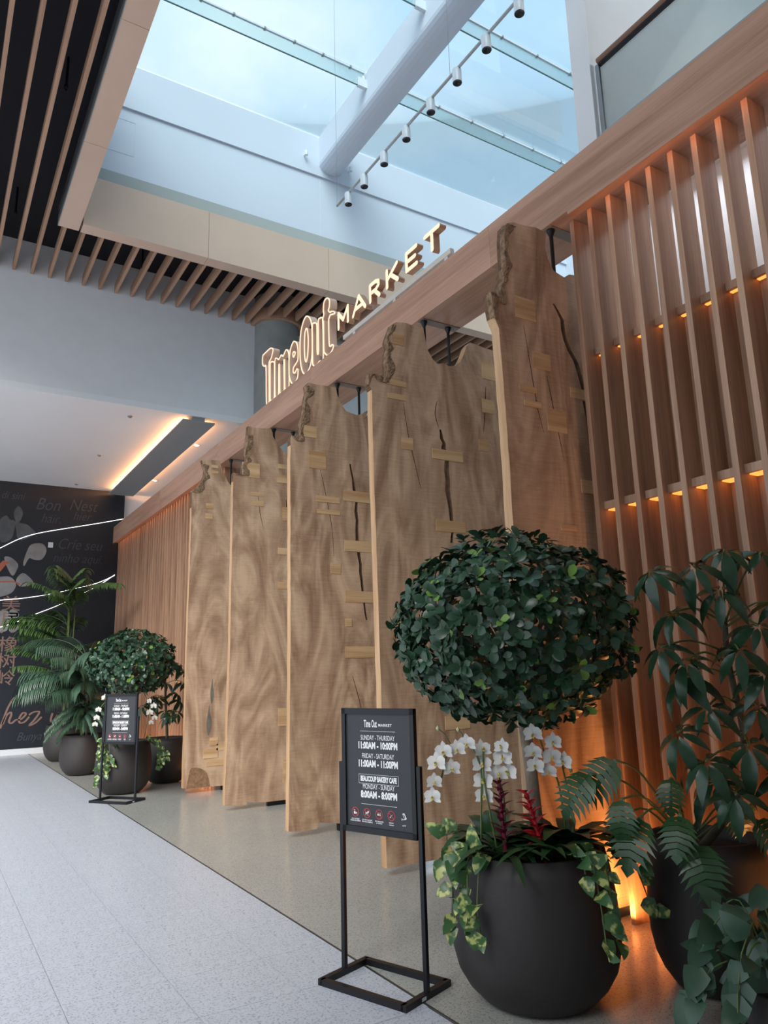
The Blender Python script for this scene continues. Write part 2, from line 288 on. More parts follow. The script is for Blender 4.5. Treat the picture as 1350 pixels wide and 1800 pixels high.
# ================================================================== PORTAL BEAM
pb = thing('portal_beam', 'long oak box beam spanning the entrance above hanging slabs', 'beam', (4.575, 9, 5.53))
ys = [-4, 1.0, 4.9, 8.8, 12.7, 16.6, 21.44]
for a, b in zip(ys, ys[1:]): bx('beam_casing', m_beam, 4.31, 4.84, a+.001, b-.001, 5.53, 5.97, pb)
YS = [12.1, 10.2, 8.1, 6.08, 4.12]; TH = .09
for y in YS: bx('mounting_plate', m_plate, 4.33, 4.83, y-.01, y+.1, 5.522, 5.531, pb)
m_orange2 = mat('led_orange_strong', '#ff7a28', .5, emit=(1, .36, .07, 1), estr=9)
for a, b in ((-4, 3.9), (12.75, 21.4)): bx('front_lip', m_beam, 4.31, 4.324, a, b, 5.5, 5.53, pb); bx('led_strip', m_orange2, 4.325, 4.33, a, b, 5.516, 5.528, pb)
# ================================================================== SLAT SCREENS
def screen(name, label, ys, rails, backz, y0, y1):
    t = thing(name, label, 'screen', (4.55, (y0+y1)/2, 0))
    me = MB().box(0, .2, -.0225, .0225, 0, 5.528).build('slat', m_fin); d = me.data; bpy.data.objects.remove(me)
    for y in ys: place('slat', d, t, Matrix.Translation((-.11, y-(y0+y1)/2, 0)))
    for (z0, z1, xf) in rails:
        for a, b in zip(ys, ys[1:]):
            lo, hi = min(a, b)+.0225, max(a, b)-.0225
            r = bx('rail', m_fin, xf, 4.64, lo, hi, z0, z1, t); bx('light_strip', m_orange, xf+.03, 4.62, lo+.01, hi-.01, z0-.008, z0, r)
    bx('back_panel', m_fin, 4.64, 4.66, y0, y1, 0, min(backz, 5.526), t)
    return t
screen('slat_screen', 'tall oak slat screen with glowing rails behind the planters', [3.98-.2*k for k in range(26)], [(2.99, 3.05, 4.5), (4.31, 4.37, 4.56)], 4.37, -1.05, 4.0)
screen('slat_screen', 'distant oak slat screen between mural wall and hanging slabs', [12.7+.2*k for k in range(44)], [], 5.53, 12.68, 21.4)
area('floor_uplight', (4.36, 2.9, .06), (.35, 0, 1), .05, 2.4, 34, (1, .42, .12)); area('floor_uplight', (4.36, 15.4, .06), (.35, 0, 1), .05, 5, 22, (1, .42, .12))
area('floor_uplight', (4.75, 3.98, .06), (0, .5, 1), .6, .05, 9, (1, .42, .12))
# ================================================================== HANGING SLABS
OUT = [
 [(3.668, .087), (3.669, 2.696), (3.673, 3.488), (3.676, 4.303), (3.674, 4.858), (3.705, 4.918), (3.735, 4.864), (3.773, 4.981), (3.828, 5.044), (3.881, 5.164), (3.886, 5.279), (3.847, 5.375), (3.831, 5.436), (4.16, 5.466), (4.176, 5.372), (4.237, 5.235), (4.313, 5.098), (4.381, 5.019)],
 [(3.666, .076), (3.706, 2.165), (3.71, 3.957), (3.71, 4.685), (3.717, 4.735), (3.759, 4.716), (3.847, 4.726), (3.857, 4.901), (3.92, 4.934), (3.898, 5.032), (3.897, 5.108), (3.916, 5.262), (3.927, 5.365), (3.933, 5.489), (4.305, 5.504), (4.332, 5.399), (4.4, 5.279), (4.494, 5.189), (4.616, 5.127)],
 [(3.658, .076), (3.68, 2.081), (3.679, 3.572), (3.678, 4.653), (3.695, 4.697), (3.761, 4.644), (3.816, 4.673), (3.823, 4.737), (3.817, 4.863), (3.85, 4.975), (3.866, 5.064), (3.885, 5.196), (3.908, 5.309), (3.897, 5.394), (3.931, 5.438), (4.327, 5.441), (4.349, 5.344), (4.407, 5.221), (4.477, 5.143), (4.634, 5.113), (4.708, 5.137), (4.821, 5.223)],
 [(3.696, .072), (3.67, 2.869), (3.661, 3.705), (3.66, 4.583), (3.623, 4.636), (3.626, 4.742), (3.656, 4.766), (3.689, 4.754), (3.721, 4.707), (3.796, 4.699), (3.83, 4.736), (3.851, 4.863), (3.845, 4.923), (3.857, 5.034), (3.876, 5.101), (3.855, 5.151), (3.87, 5.201), (3.936, 5.367), (3.981, 5.401), (4.33, 5.419), (4.352, 5.285), (4.383, 5.162), (4.442, 5.07), (4.505, 5.034), (4.581, 5.058), (4.655, 5.04), (4.732, 5.055), (4.813, 5.121), (4.867, 5.216), (4.913, 5.326), (4.966, 5.385), (5.328, 5.355)],
 [(3.684, .08), (3.684, 2.82), (3.687, 3.333), (3.678, 3.957), (3.667, 4.41), (3.624, 4.5), (3.6, 4.694), (3.607, 4.712), (3.674, 4.679), (3.712, 4.646), (3.711, 4.773), (3.747, 4.851), (3.748, 4.92), (3.779, 4.998), (3.777, 5.103), (3.797, 5.355), (3.83, 5.392), (3.906, 5.426), (4.258, 5.446), (4.263, 5.392), (4.242, 5.294), (4.266, 5.191), (4.324, 5.098), (4.39, 5.08), (4.445, 5.068), (4.508, 5.112), (4.578, 5.124), (4.612, 5.104)]]
BOT = [[(4.353, .068), (4.101, .073), (3.9, .07)], [(4.595, .06), (4.256, .06), (3.985, .091), (3.979, .05)], [(4.326, .08), (4.042, .123), (4.005, .059), (3.785, .056)], [(4.4, .07), (4.0, .07)], [(4.4, .07), (4.0, .07)]]
TAIL = [(4.75, 5.06), (4.87, 5.2), (4.966, 5.385), (5.33, 5.355), (5.47, 5.31), (5.5, 4.4), (5.44, 3.3), (5.49, 2.2), (5.46, 1.0), (5.48, .07)]
PAT = [[(4.06, 5.35, .12, .05), (4.07, 5.25, .12, .05), (3.99, 4.64, .13, .09), (3.98, 4.46, .13, .09), (4.1, .58, .24, .15), (4.15, .76, .14, .13), (4.26, .67, .13, .1), (4.19, .43, .31, .1)],
 [(3.99, 4.8, .27, .23), (4.52, 4.92, .2, .07), (4.51, 4.72, .21, .12), (4.09, 4.44, .22, .06), (4.1, 4.3, .19, .08), (4.57, 4.18, .14, .21), (4.54, 3.6, .23, .1), (4.54, 3.08, .23, .11), (4.54, 1.19, .2, .25), (4.57, .45, .11, .31)],
 [(3.95, 4.78, .18, .15), (4.05, 4.42, .24, .23), (4.19, 3.92, .33, .08), (4.2, 3.76, .32, .06), (4.63, 4.0, .43, .14), (4.63, 3.35, .42, .14), (4.63, 2.71, .43, .14), (4.29, 3.05, .14, .13), (4.46, 2.39, .09, .1), (4.63, 2.03, .44, .14)],
 [(4.0, 5.21, .14, .13), (3.96, 4.71, .24, .06), (3.96, 4.56, .22, .06), (4.07, 4.07, .14, .13), (4.58, 4.01, .4, .11), (4.58, 3.24, .38, .12), (5.22, 5.09, .21, .21), (5.18, 4.66, .18, .16), (5.08, 4.19, .14, .13), (4.55, 1.28, .3, .13)],
 [(3.96, 4.65, .22, .19), (4.1, 4.22, .19, .14), (3.93, 3.95, .18, .05), (3.97, 3.83, .18, .05), (4.22, 3.73, .21, .19), (4.51, 4.01, .22, .09), (4.53, 3.21, .19, .11), (4.26, 2.85, .17, .05)]]
def slit(pts, w):
    pts = smoothpoly(pts, False, 2); n = len(pts); L = []; Rr = []
    for i, p in enumerate(pts):
        k = math.sin(math.pi*min(max(i/(n-1), .04), .96))**.4*w/2; j = random.uniform(-.25, .25)*w
        L.append((p[0]-k+j, p[1])); Rr.append((p[0]+k+j*.6, p[1]))
    return L+Rr[::-1]
HOLES = [[], [slit([(4.563, 4.403), (4.59, 4.066), (4.61, 3.782), (4.60, 3.536), (4.60, 3.169)], .022), slit([(4.1, 4.5), (4.14, 4.15), (4.2, 3.9)], .008)],
 [slit([(4.529, 4.427), (4.541, 4.299), (4.566, 4.152), (4.597, 3.92), (4.604, 3.689), (4.611, 3.438), (4.63, 3.232), (4.649, 3.028), (4.667, 2.805), (4.687, 2.644), (4.728, 2.424)], .045), slit([(4.09, 4.3), (4.16, 4.0), (4.24, 3.6), (4.27, 3.2)], .008), slit([(4.5, 1.75), (4.58, 1.5), (4.63, 1.3)], .01)],
 [slit([(4.489, 4.286), (4.517, 4.189), (4.539, 4.084), (4.562, 3.949), (4.565, 3.736), (4.571, 3.51), (4.588, 3.318), (4.582, 3.067)], .062), slit([(4.47, 4.6), (4.44, 4.45), (4.48, 4.3)], .012), slit([(4.04, 4.5), (4.08, 4.2), (4.16, 3.85), (4.22, 3.6)], .009), slit([(5.16, 4.9), (5.13, 4.6), (5.09, 4.35)], .012)],
 [slit([(4.29, 4.78), (4.385, 4.65), (4.39, 4.47), (4.505, 4.29), (4.548, 4.08), (4.583, 3.79), (4.57, 3.3)], .05), slit([(3.93, 4.5), (3.97, 4.2), (4.02, 3.8), (4.07, 3.6)], .008), slit([(4.15, 4.1), (4.2, 3.8), (4.27, 3.4)], .008)]]
SL = ['palest hanging oak slab, farthest along, with stacked patches near its foot', 'hanging oak slab with square patch at its shoulder, beside the palest slab', 'hanging oak slab with long crack bridged by four wide bars', 'hanging oak slab with deep U notch and wide split, behind round topiary', 'tall dark hanging oak slab with rough bark edge beside near slat screen']
BARK = [(4, 13), (4, 14), (4, 15), (4, 19), (5, 18)]
for i, y in enumerate(YS):
    t = thing('hanging_slab', SL[i], 'wood slab', (4.5, y+TH/2, 0), 'live-edge slabs hung under the portal beam')
    pts = list(OUT[i]); tail = TAIL if i < 3 else TAIL[3:] if i == 3 else [(4.75, 5.1)]+TAIL[1:]
    if i == 3: pts = pts[:-1]
    loop = []
    rag = pts+tail
    for j, p in enumerate(rag):      # uneven sawn and live edges
        q = rag[(j+1) % len(rag)]; loop.append(p)
        n = int(min(14, math.hypot(q[0]-p[0], q[1]-p[1])/.09)) if j < len(rag)-1 else 0
        amp = .015 if BARK[i][0] <= j < BARK[i][1] else .003
        for k in range(1, n): f = k/n; loop.append((p[0]+(q[0]-p[0])*f+random.uniform(-amp, amp), p[1]+(q[1]-p[1])*f+random.uniform(-amp, amp)))
    loop += BOT[i]
    vs, fs = fill2d([loop]+HOLES[i], TH)
    b = MB().add([(v[0], y+TH/2+v[2], v[1]) for v in vs], fs); o = b.build('board', [m_slab, m_slabedge, m_crackin], t)
    hb = [(min(p[0] for p in h)-.02, max(p[0] for p in h)+.02, min(p[1] for p in h)-.02, max(p[1] for p in h)+.02) for h in HOLES[i]]
    for p in o.data.polygons:
        if abs(p.normal.y) < .5:
            cx, cz = p.center.x+4.5, p.center.z; p.material_index = 2 if any(a < cx < c2 and d < cz < e for a, c2, d, e in hb) or (cz > 4.55 and cx < 4.0) else 1
    for (px, pz, w, h) in PAT[i]: bx('wood_patch', m_patch, px-w/2, px+w/2, y-.006, y+.02, pz-h/2, pz+h/2, t)
    bp = [p for p in smoothpoly(pts[BARK[i][0]:BARK[i][1]-1], False, 5)]; b = MB(); nr = 7
    vv = []; ff = []
    for j, p in enumerate(bp):
        for k in range(nr):
            a = k/(nr-1); rr = noise.noise(Vector((p[0]*60, p[1]*45, k*2.7)))*.024
            dx = .085*a*(1+1.3*noise.noise(Vector((p[0]*9, p[1]*7, 3.3+i)))); vv.append((p[0]-.012+dx+rr*.5, y-.003-.004*math.sin(math.pi*a)-abs(rr)*.8+(.045 if k == 0 else .012 if k == nr-1 else 0), p[1]+rr*.5-.01))
    for j in range(len(bp)-1):
        for k in range(nr-1): ff.append((j*nr+k, j*nr+k+1, (j+1)*nr+k+1, (j+1)*nr+k))
    b.add(vv, ff).build('bark_edge', m_bark, t)
    for x in (4.375, 4.70):
        MB().tube([(x, y+TH/2, 5.02), (x, y+TH/2, 5.522)], .017, 10).lathe([(.018, -.06), (.03, -.03), (.036, -.012), (.036, 0)], (x, y+TH/2, 5.522), 14).build('hanger_rod', m_blackmetal, t)
    bx('floor_bracket', m_blackmetal, 4.3, 5.3, y+.015, y+.075, 0, .075, t)
    if i == 0:
        for q in ((4.1, 1.55, .028, .2), (4.06, 1.1, .04, .24)):
            lp = [(q[0]+q[2], q[1]), (q[0]+q[2]*.3, q[1]+q[3]*.5), (q[0], q[1]+q[3]), (q[0]-q[2]*.5, q[1]+q[3]*.4), (q[0]-q[2], q[1]-q[3]*.2), (q[0]-q[2]*.2, q[1]-q[3]), (q[0]+q[2]*.9, q[1]-q[3]*.5)]
            vs, fs = fill2d([smoothpoly(lp)], .004); MB().add([(v[0], y-.001+v[2], v[1]) for v in vs], fs).build('mineral_stain', mat('grey_wood_stain', '#6d675f', .6, var=.25, vscale=8), t)
        lp = smoothpoly([(3.72, .08), (3.74, .211), (3.777, .364), (3.859, .381), (3.963, .352), (4.049, .267), (4.095, .08)], False, 3)
        vs, fs = fill2d([lp], .012); MB().add([(v[0], y-.002+v[2], v[1]) for v in vs], fs).build('end_grain_arch', mat('end_grain', '#8d6c4e', .8, bump=.8, bscale=60, var=.3, vscale=30), t)
# ================================================================== ILLUMINATED SIGN ON THE BEAM
LET = {'T': [(10.468, 5.99), (10.489, 6.213), (10.506, 6.631), (10.58, 6.673), (10.642, 6.724), (10.657, 6.772), (10.645, 6.879), (10.585, 6.89), (10.336, 6.888), (10.238, 6.845), (10.222, 6.808), (10.253, 6.752), (10.301, 6.703), (10.365, 6.673), (10.38, 6.597), (10.364, 5.996), (10.403, 5.971)],
'i': [(10.332, 6.605), (10.3, 6.634), (10.235, 6.626), (10.181, 6.588), (10.161, 6.527), (10.164, 6.008), (10.211, 5.977), (10.274, 5.986), (10.323, 6.035)],
'm': [(10.133, 6.037), (10.146, 6.588), (10.061, 6.609), (9.999, 6.565), (9.892, 6.603), (9.831, 6.552), (9.721, 6.614), (9.638, 6.554), (9.608, 6.419), (9.608, 5.996), (9.666, 5.965), (9.739, 5.991), (9.763, 6.051), (9.77, 6.43), (9.8, 6.448), (9.783, 6.007), (9.843, 5.969), (9.918, 5.986), (9.949, 6.039), (9.961, 6.431), (9.986, 6.447), (9.994, 6.015), (10.04, 5.968), (10.102, 5.989)],
'e': [(9.608, 6.213), (9.603, 6.417), (9.55, 6.565), (9.464, 6.633), (9.393, 6.619), (9.323, 6.549), (9.29, 6.434), (9.296, 6.298), (9.352, 6.256), (9.408, 6.24), (9.45, 6.218), (9.459, 6.158), (9.408, 6.12), (9.352, 6.143), (9.325, 6.158), (9.289, 6.119), (9.311, 6.015), (9.381, 5.972), (9.465, 5.973), (9.536, 6.027), (9.588, 6.116)],
'O': [(9.214, 6.266), (9.218, 6.519), (9.184, 6.695), (9.101, 6.811), (9.006, 6.851), (8.914, 6.797), (8.849, 6.7), (8.817, 6.563), (8.81, 6.351), (8.831, 6.141), (8.897, 6.021), (8.989, 5.97), (9.081, 5.986), (9.161, 6.084)],
'u': [(8.806, 6.071), (8.812, 6.597), (8.765, 6.636), (8.696, 6.609), (8.664, 6.534), (8.661, 6.158), (8.621, 6.154), (8.621, 6.588), (8.57, 6.626), (8.513, 6.611), (8.48, 6.538), (8.476, 6.014), (8.521, 5.972), (8.582, 5.99), (8.656, 5.977), (8.744, 5.977), (8.789, 6.016)],
't': [(8.457, 6.112), (8.461, 6.506), (8.485, 6.552), (8.472, 6.589), (8.447, 6.632), (8.462, 6.699), (8.443, 6.799), (8.394, 6.836), (8.322, 6.817), (8.275, 6.757), (8.284, 6.666), (8.314, 6.631), (8.267, 6.581), (8.22, 6.573), (8.151, 6.54), (8.125, 6.501), (8.198, 6.52), (8.257, 6.534), (8.293, 6.503), (8.306, 6.462), (8.297, 6.141), (8.268, 6.082), (8.209, 6.082), (8.176, 6.045), (8.223, 5.995), (8.305, 5.976), (8.376, 5.998), (8.434, 6.056)]}
INN = {'e': [(9.464, 6.415), (9.47, 6.455), (9.436, 6.474), (9.393, 6.444), (9.402, 6.409), (9.445, 6.388)], 'O': [(9.026, 6.15), (9.065, 6.257), (9.071, 6.459), (9.054, 6.602), (9.008, 6.663), (8.969, 6.615), (8.944, 6.456), (8.959, 6.265), (8.986, 6.177)]}
sg = thing('illuminated_sign', 'glowing cream outline and block letters standing on the oak beam', 'sign', (4.39, 8.3, 5.97))
def ribbon(b, pts, x0, x1, w):
    n = len(pts); A = []; B = []
    for i in range(n):
        p, q = pts[i-1], pts[(i+1) % n]; d = Vector((q[0]-p[0], q[1]-p[1])); d = d.normalized() if d.length > 1e-6 else Vector((1, 0)); nx = Vector((-d.y, d.x))*w/2
        A.append((pts[i][0]+nx.x, pts[i][1]+nx.y)); B.append((pts[i][0]-nx.x, pts[i][1]-nx.y))
    xm = x0+.012
    vs = [(x, p[0], p[1]) for x, L in ((x0, A), (x0, B), (xm, A), (xm, B), (x1, A), (x1, B)) for p in L]
    for i in range(n):
        j = (i+1) % n
        b.add([], []); base = 0
    fs0 = [(i, (i+1) % n, n+(i+1) % n, n+i) for i in range(n)]+[(i, 2*n+i, 2*n+(i+1) % n, (i+1) % n) for i in range(n)]+[(n+i, n+(i+1) % n, 3*n+(i+1) % n, 3*n+i) for i in range(n)]
    fs1 = [(2*n+i, 4*n+i, 4*n+(i+1) % n, 2*n+(i+1) % n) for i in range(n)]+[(3*n+i, 3*n+(i+1) % n, 5*n+(i+1) % n, 5*n+i) for i in range(n)]+[(4*n+i, 5*n+i, 5*n+(i+1) % n, 4*n+(i+1) % n) for i in range(n)]
    k = len(b.v); b.v += vs; b.f += [tuple(x+k for x in f) for f in fs0+fs1]; b.m += [0]*len(fs0)+[1]*len(fs1)
for ch, pts in LET.items():
    b = MB(); ribbon(b, smoothpoly([(p[0], p[1]+.012) for p in pts], True, 3), 4.335, 4.455, .016)
    if ch in INN: ribbon(b, smoothpoly([(p[0], p[1]+.012) for p in INN[ch]], True, 3), 4.335, 4.455, .016)
    b.build('outline_letter', [m_cream, m_letter], sg)
STK = {'M': (8.015, [[(0, 0), (0, 1)], [(0, 1), (.13, .35)], [(.13, .35), (.255, 1)], [(.255, 1), (.255, 0)]]), 'A': (7.62, [[(0, 0), (.15, 1)], [(.15, 1), (.31, 0)], [(.06, .32), (.25, .32)]]),
 'R': (7.185, [[(0, 0), (0, 1)], [(0, 1), (.13, 1)], [(.13, 1), (.2, .87)], [(.2, .87), (.2, .65)], [(.2, .65), (.13, .5)], [(.13, .5), (0, .5)], [(.1, .5), (.21, 0)]]),
 'K': (6.79, [[(0, 0), (0, 1)], [(0, .4), (.22, 1)], [(.08, .6), (.23, 0)]]), 'E': (6.365, [[(0, 0), (0, 1)], [(0, 0), (.2, 0)], [(0, .5), (.17, .5)], [(0, 1), (.2, 1)]]), 'T': (5.99, [[(0, 1), (.26, 1)], [(.13, 1), (.13, 0)]])}
for ch, (y0, st) in STK.items():
    b = MB(); w = .027
    for si, s in enumerate(st):
        (a0, c0), (a1, c1) = s; p = Vector((y0-a0, 6.24+c0*.215)); q = Vector((y0-a1, 6.24+c1*.215)); d = (q-p).normalized(); nx = Vector((-d.y, d.x)); ring = []
        for k in range(7): a = math.pi/2+math.pi*k/6; ring.append(p+d*math.cos(a)*w+nx*math.sin(a)*w)
        for k in range(7): a = -math.pi/2+math.pi*k/6; ring.append(q+d*math.cos(a)*w+nx*math.sin(a)*w)
        n = len(ring); e = .0004*si
        b.add([(4.335+e, r.x, r.y) for r in ring], [tuple(range(n))], 0); b.add([(4.335+e, r.x, r.y) for r in ring]+[(4.42, r.x, r.y) for r in ring], [(i, (i+1) % n, n+(i+1) % n, n+i) for i in range(n)]+[tuple(range(2*n-1, n-1, -1))], 1)
    b.build('block_letter', [m_cream, m_letterside], sg)
bx('rail', m_rail, 4.425, 4.475, 5.66, 8.06, 6.12, 6.18, sg)
for y in (7.77, 6.79, 5.75): bx('post', m_rail, 4.43, 4.47, y-.03, y+.03, 5.972, 6.12, sg)
# ================================================================== TRACK LIGHT
tl = thing('track_light', 'thin suspended track with white cylinder spotlights below the skylight', 'light', (4.5, 6, 8.3))
MB().tube([(4.5, 1.5, 8.3), (4.5, 8.31, 8.3)], .018, 8).build('track', m_steel, tl)
for y in (8.31, 5.6, 2.2): MB().tube([(4.5, y, 8.3), (4.5, y, 12.9)], .0025, 5).build('suspension_wire', m_steel, tl)
for y in (7.98, 7.54, 7.03, 6.51, 5.99, 5.48, 4.97, 4.46, 3.95, 3.44):
    h = MB().lathe([(0, .1), (.045, .1), (.052, .09), (.052, -.075)], (4.5, y, 8.2), 20).build('spotlight', m_chrome, tl, True); MB().lathe([(.052, -.075), (.05, -.08), (.04, -.078), (0, -.06)], (4.5, y, 8.2), 20).build('lens', m_lens, h)
# ================================================================== SIGN STANDS
m_frame = mat('black_frame', '#15151a', .35, metal=.2); m_poster = mat('poster_charcoal', '#2f3034', .45); m_ink = mat('poster_white_ink', '#f2f2f2', .6); m_red = mat('poster_red_ink', '#c9484a', .6)
def stand(L, Rr, label):
    Lp, Rp = Vector(L+(0,)), Vector(Rr+(0,)); c0 = (Lp+Rp)/2; ex = (Rp-Lp).normalized(); w = (Rp-Lp).length; ey = Vector((0, 0, 1)); ez = ex.cross(ey)  # ez points to the reader
    t = thing('sign_stand', label, 'sign', c0, 'opening hours sign stands')
    def B(name, m, x0, x1, y0, y1, z0, z1, par=t):
        b = MB().box(x0, x1, y0, y1, z0, z1); b.v = mapped(b.v, c0, ex, ey, ez); return b.build(name, m, par)
    h = w/2
    for s in (-1, 1): B('pole', m_frame, s*h-.013, s*h+.013, .0, 1.23, -.013, .013)
    b = MB()
    for s in (-1, 1): b.box(s*h-.018, s*h+.018, 0, .035, -.215, .215)
    for s in (-1, 1): b.box(-h, h, 0, .035, s*.197-.018, s*.197+.018)
    b.v = mapped(b.v, c0, ex, ey, ez); b.build('base_frame', m_frame, t)
    hw = h-.018; z0, z1 = .82, 1.56
    b = MB().box(-hw, hw, z0, z0+.035, -.012, .02).box(-hw, hw, z1-.035, z1, -.012, .02).box(-hw, -hw+.03, z0, z1, -.012, .02).box(hw-.03, hw, z0, z1, -.012, .02)
    b.v = mapped(b.v, c0, ex, ey, ez); b.build('poster_frame', m_frame, t)
    po = B('poster', m_poster, -hw+.02, hw-.02, z0+.02, z1-.02, -.01, .008); H = z1-z0-.07; top = z1-.035
    def put(name, vs, fs, x, f, m): b = MB().add([(v[0]+x, v[1]+top-H*f, .0095+v[2]) for v in vs], fs); b.v = mapped(b.v, c0, ex, ey, ez); b.build(name, m, po)
    def line(txt, f, size, width, bold=0, name='lettering'):
        vs, fs = textmesh(txt, size, 0, bold); x0 = min(v[0] for v in vs); x1 = max(v[0] for v in vs); k = width/(x1-x0); put(name, [((v[0]-(x0+x1)/2)*k, v[1], 0) for v in vs], fs, 0, f, m_ink)
    vs, fs = textmesh('Time Out', .062, 0, .0012); k = .105/(max(v[0] for v in vs)-min(v[0] for v in vs)); put('logo', [(v[0]*k, v[1], 0) for v in vs], fs, -.055, .09, m_ink)
    vs, fs = textmesh('MARKET', .022, 0, .0006, 1, 0, 'CENTER', 1.25); k = .105/(max(v[0] for v in vs)-min(v[0] for v in vs)); put('lettering', [(v[0]*k, v[1], 0) for v in vs], fs, .062, .1, m_ink)
    for f in (.155, .80):
        b = MB().box(-.14, .14, -.0008, .0008, 0, .0004); put('rule', b.v, b.f, 0, f, m_ink)
    line('SUNDAY - THURSDAY', .215, .042, .27); line('11:00AM - 10:00PM', .285, .056, .31, .0022); line('FRIDAY - SATURDAY', .378, .042, .255); line('11:00AM - 11:00PM', .447, .056, .31, .0022)
    line('BEAUCOUP BAKERY CAFE', .58, .042, .285, .002); line('MONDAY - SUNDAY', .648, .042, .25); line('8:00AM - 8:00PM', .718, .056, .285, .0022)
    b = MB()
    for a in ((-.157, .157, .026, .0275), (-.157, .157, -.0275, -.026), (-.157, -.1555, -.0275, .0275), (.1555, .157, -.0275, .0275)): b.box(a[0], a[1], a[2], a[3], 0, .0004)
    put('box_outline', b.v, b.f, 0, .58, m_ink)
    caps = ['NO OUTSIDE\nFOOD OR DRINK', 'NO PETS EXCEPT\nSERVICE ANIMALS', 'NO SMOKING\n& VAPING', 'NO', 'CCTV']
    for q in range(5):
        x = -.19+q*.095; f = .878
        if q < 4:
            b = MB(); n = 24
            for k in range(n):
                a, c = 2*math.pi*k/n, 2*math.pi*(k+1)/n
                b.add([(r*math.cos(t2), r*math.sin(t2), .0005) for r in (.025, .0285) for t2 in (a, c)], [(0, 2, 3, 1)])
            b.add([(-.019, .0165, .0006), (-.0165, .019, .0006), (.019, -.0165, .0006), (.0165, -.019, .0006)], [(0, 1, 2, 3)][:1]); put('prohibition_ring', b.v, b.f, x, f, m_red)
        b = MB()
        if q == 0: b.box(-.012, .004, -.012, .002, 0, .0003).box(-.009, -.004, .004, .014, 0, .0003).box(.006, .014, -.012, -.002, 0, .0003)
        if q == 1: b.box(-.012, .008, -.004, .005, 0, .0003).box(.004, .014, .003, .012, 0, .0003).box(-.011, -.008, -.014, -.004, 0, .0003).box(.004, .007, -.014, -.004, 0, .0003)
        if q == 2: b.box(-.014, .012, -.006, 0, 0, .0003).box(-.01, -.004, .001, .009, 0, .0003).box(.006, .009, .003, .01, 0, .0003)
        if q == 3: b.add([(-.014, -.01, 0), (-.004, -.004, 0), (.012, .01, 0), (.002, .004, 0)], [(0, 1, 2, 3)]).box(-.012, -.006, -.012, -.006, 0, .0003)
        if q == 4: b.add([(-.012, .02, 0), (.003, .024, 0), (.02, -.006, 0), (.006, -.014, 0)], [(0, 3, 2, 1)]).add([(-.006, .015, .0004), (.001, .017, .0004), (.012, -.003, .0004), (.006, -.007, .0004)], [(0, 3, 2, 1)], 1).box(-.018, -.014, -.018, -.006, 0, .0003).box(-.014, .004, -.014, -.011, 0, .0003)
        b2 = MB(); b2.v = [(v[0]+x, v[1]+top-H*f, .0095+v[2]) for v in b.v]; b2.f = b.f; b2.m = b.m; b2.v = mapped(b2.v, c0, ex, ey, ez); b2.build('pictogram', [m_ink, m_poster], po)
        vs, fs = textmesh(caps[q], .0105, 0, .0002); put('caption', vs, fs, x-(.011 if q == 3 else 0), .947-(.008 if q == 3 else 0), m_ink)
        if q == 3: b = MB().box(-.002, .016, .003, .009, 0, .0003).box(-.018, .018, -.009, -.003, 0, .0003); put('caption', b.v, b.f, x, .947, mat('blurred_ink', '#b9b9bb', .6))   # words too blurred to read
    B('maker_plate', m_chrome, h-.004, h+.0185, .008, .026, .03, .07)
stand((2.36, 4.404), (2.567, 3.828), 'black hours sign on slim poles, standing beside the large topiary planter')
stand((2.49, 12.37), (2.88, 11.85), 'black hours sign on slim poles, in front of the distant topiary planter')
# ================================================================== MURAL PRINT
m_pet = mat('mural_petal_grey', '#8f8d8b', .6, var=.25, vscale=3); m_petd = mat('mural_petal_dim', '#55585a', .6, var=.3, vscale=3); m_ora = mat('mural_orange', '#b8694a', .6); m_script = mat('mural_script_grey', '#4a4f56', .6); m_rose = mat('mural_rose_gold', '#96786c', .45, metal=.2)
PET = [[(1.85, 6.35), (1.94, 6.28), (1.98, 6.15), (1.92, 5.94), (1.83, 5.93), (1.76, 6.16)], [(1.45, 5.9), (1.52, 6.03), (1.6, 6.07), (1.69, 5.97), (1.79, 5.95), (1.81, 5.75), (1.76, 5.48), (1.63, 5.37), (1.49, 5.41)], [(1.8, 5.93), (1.94, 5.9), (2.1, 5.87), (2.25, 5.75), (2.33, 5.65), (2.24, 5.57), (2.01, 5.45), (1.9, 5.47), (1.85, 5.7)],
 [(2.25, 5.35), (2.51, 5.38), (2.62, 5.2), (2.52, 4.96), (2.33, 4.94), (2.21, 4.97), (2.11, 4.76), (2.08, 4.86), (2.15, 5.17)], [(1.62, 4.96), (1.77, 4.97), (1.96, 4.8), (1.93, 4.62), (1.85, 4.49), (1.73, 4.66)], [(1.3, 4.4), (1.56, 4.45), (1.79, 4.46), (1.94, 4.31), (1.92, 4.14), (1.8, 4.01), (1.5, 3.96)], [(1.94, 4.39), (2.07, 4.57), (2.22, 4.5), (2.36, 4.33), (2.26, 4.25), (2.03, 4.22)], [(1.5, 3.5), (1.75, 3.59), (1.84, 3.5), (1.84, 3.18), (1.79, 3.06), (1.55, 3.07)], [(1.83, 3.54), (1.95, 3.63), (2.07, 3.5), (2.05, 3.36), (2.1, 3.18), (2.03, 3.05), (1.87, 3.07)]]
def flat(name, loop, m, y, par=wf):
    vs, fs = fill2d([loop], .002); return MB().add([(v[0], y+v[2], v[1]) for v in vs], fs).build(name, m, par)
for i, p in enumerate(PET): flat('printed_petal', smoothpoly(p), m_petd if i < 3 else m_pet, 21.447-.001*(i % 3))
flat('printed_stem', [(1.5, 4.75), (1.6, 4.88), (1.77, 4.84), (1.67, 4.76), (1.5, 4.5)], m_ora, 21.443)
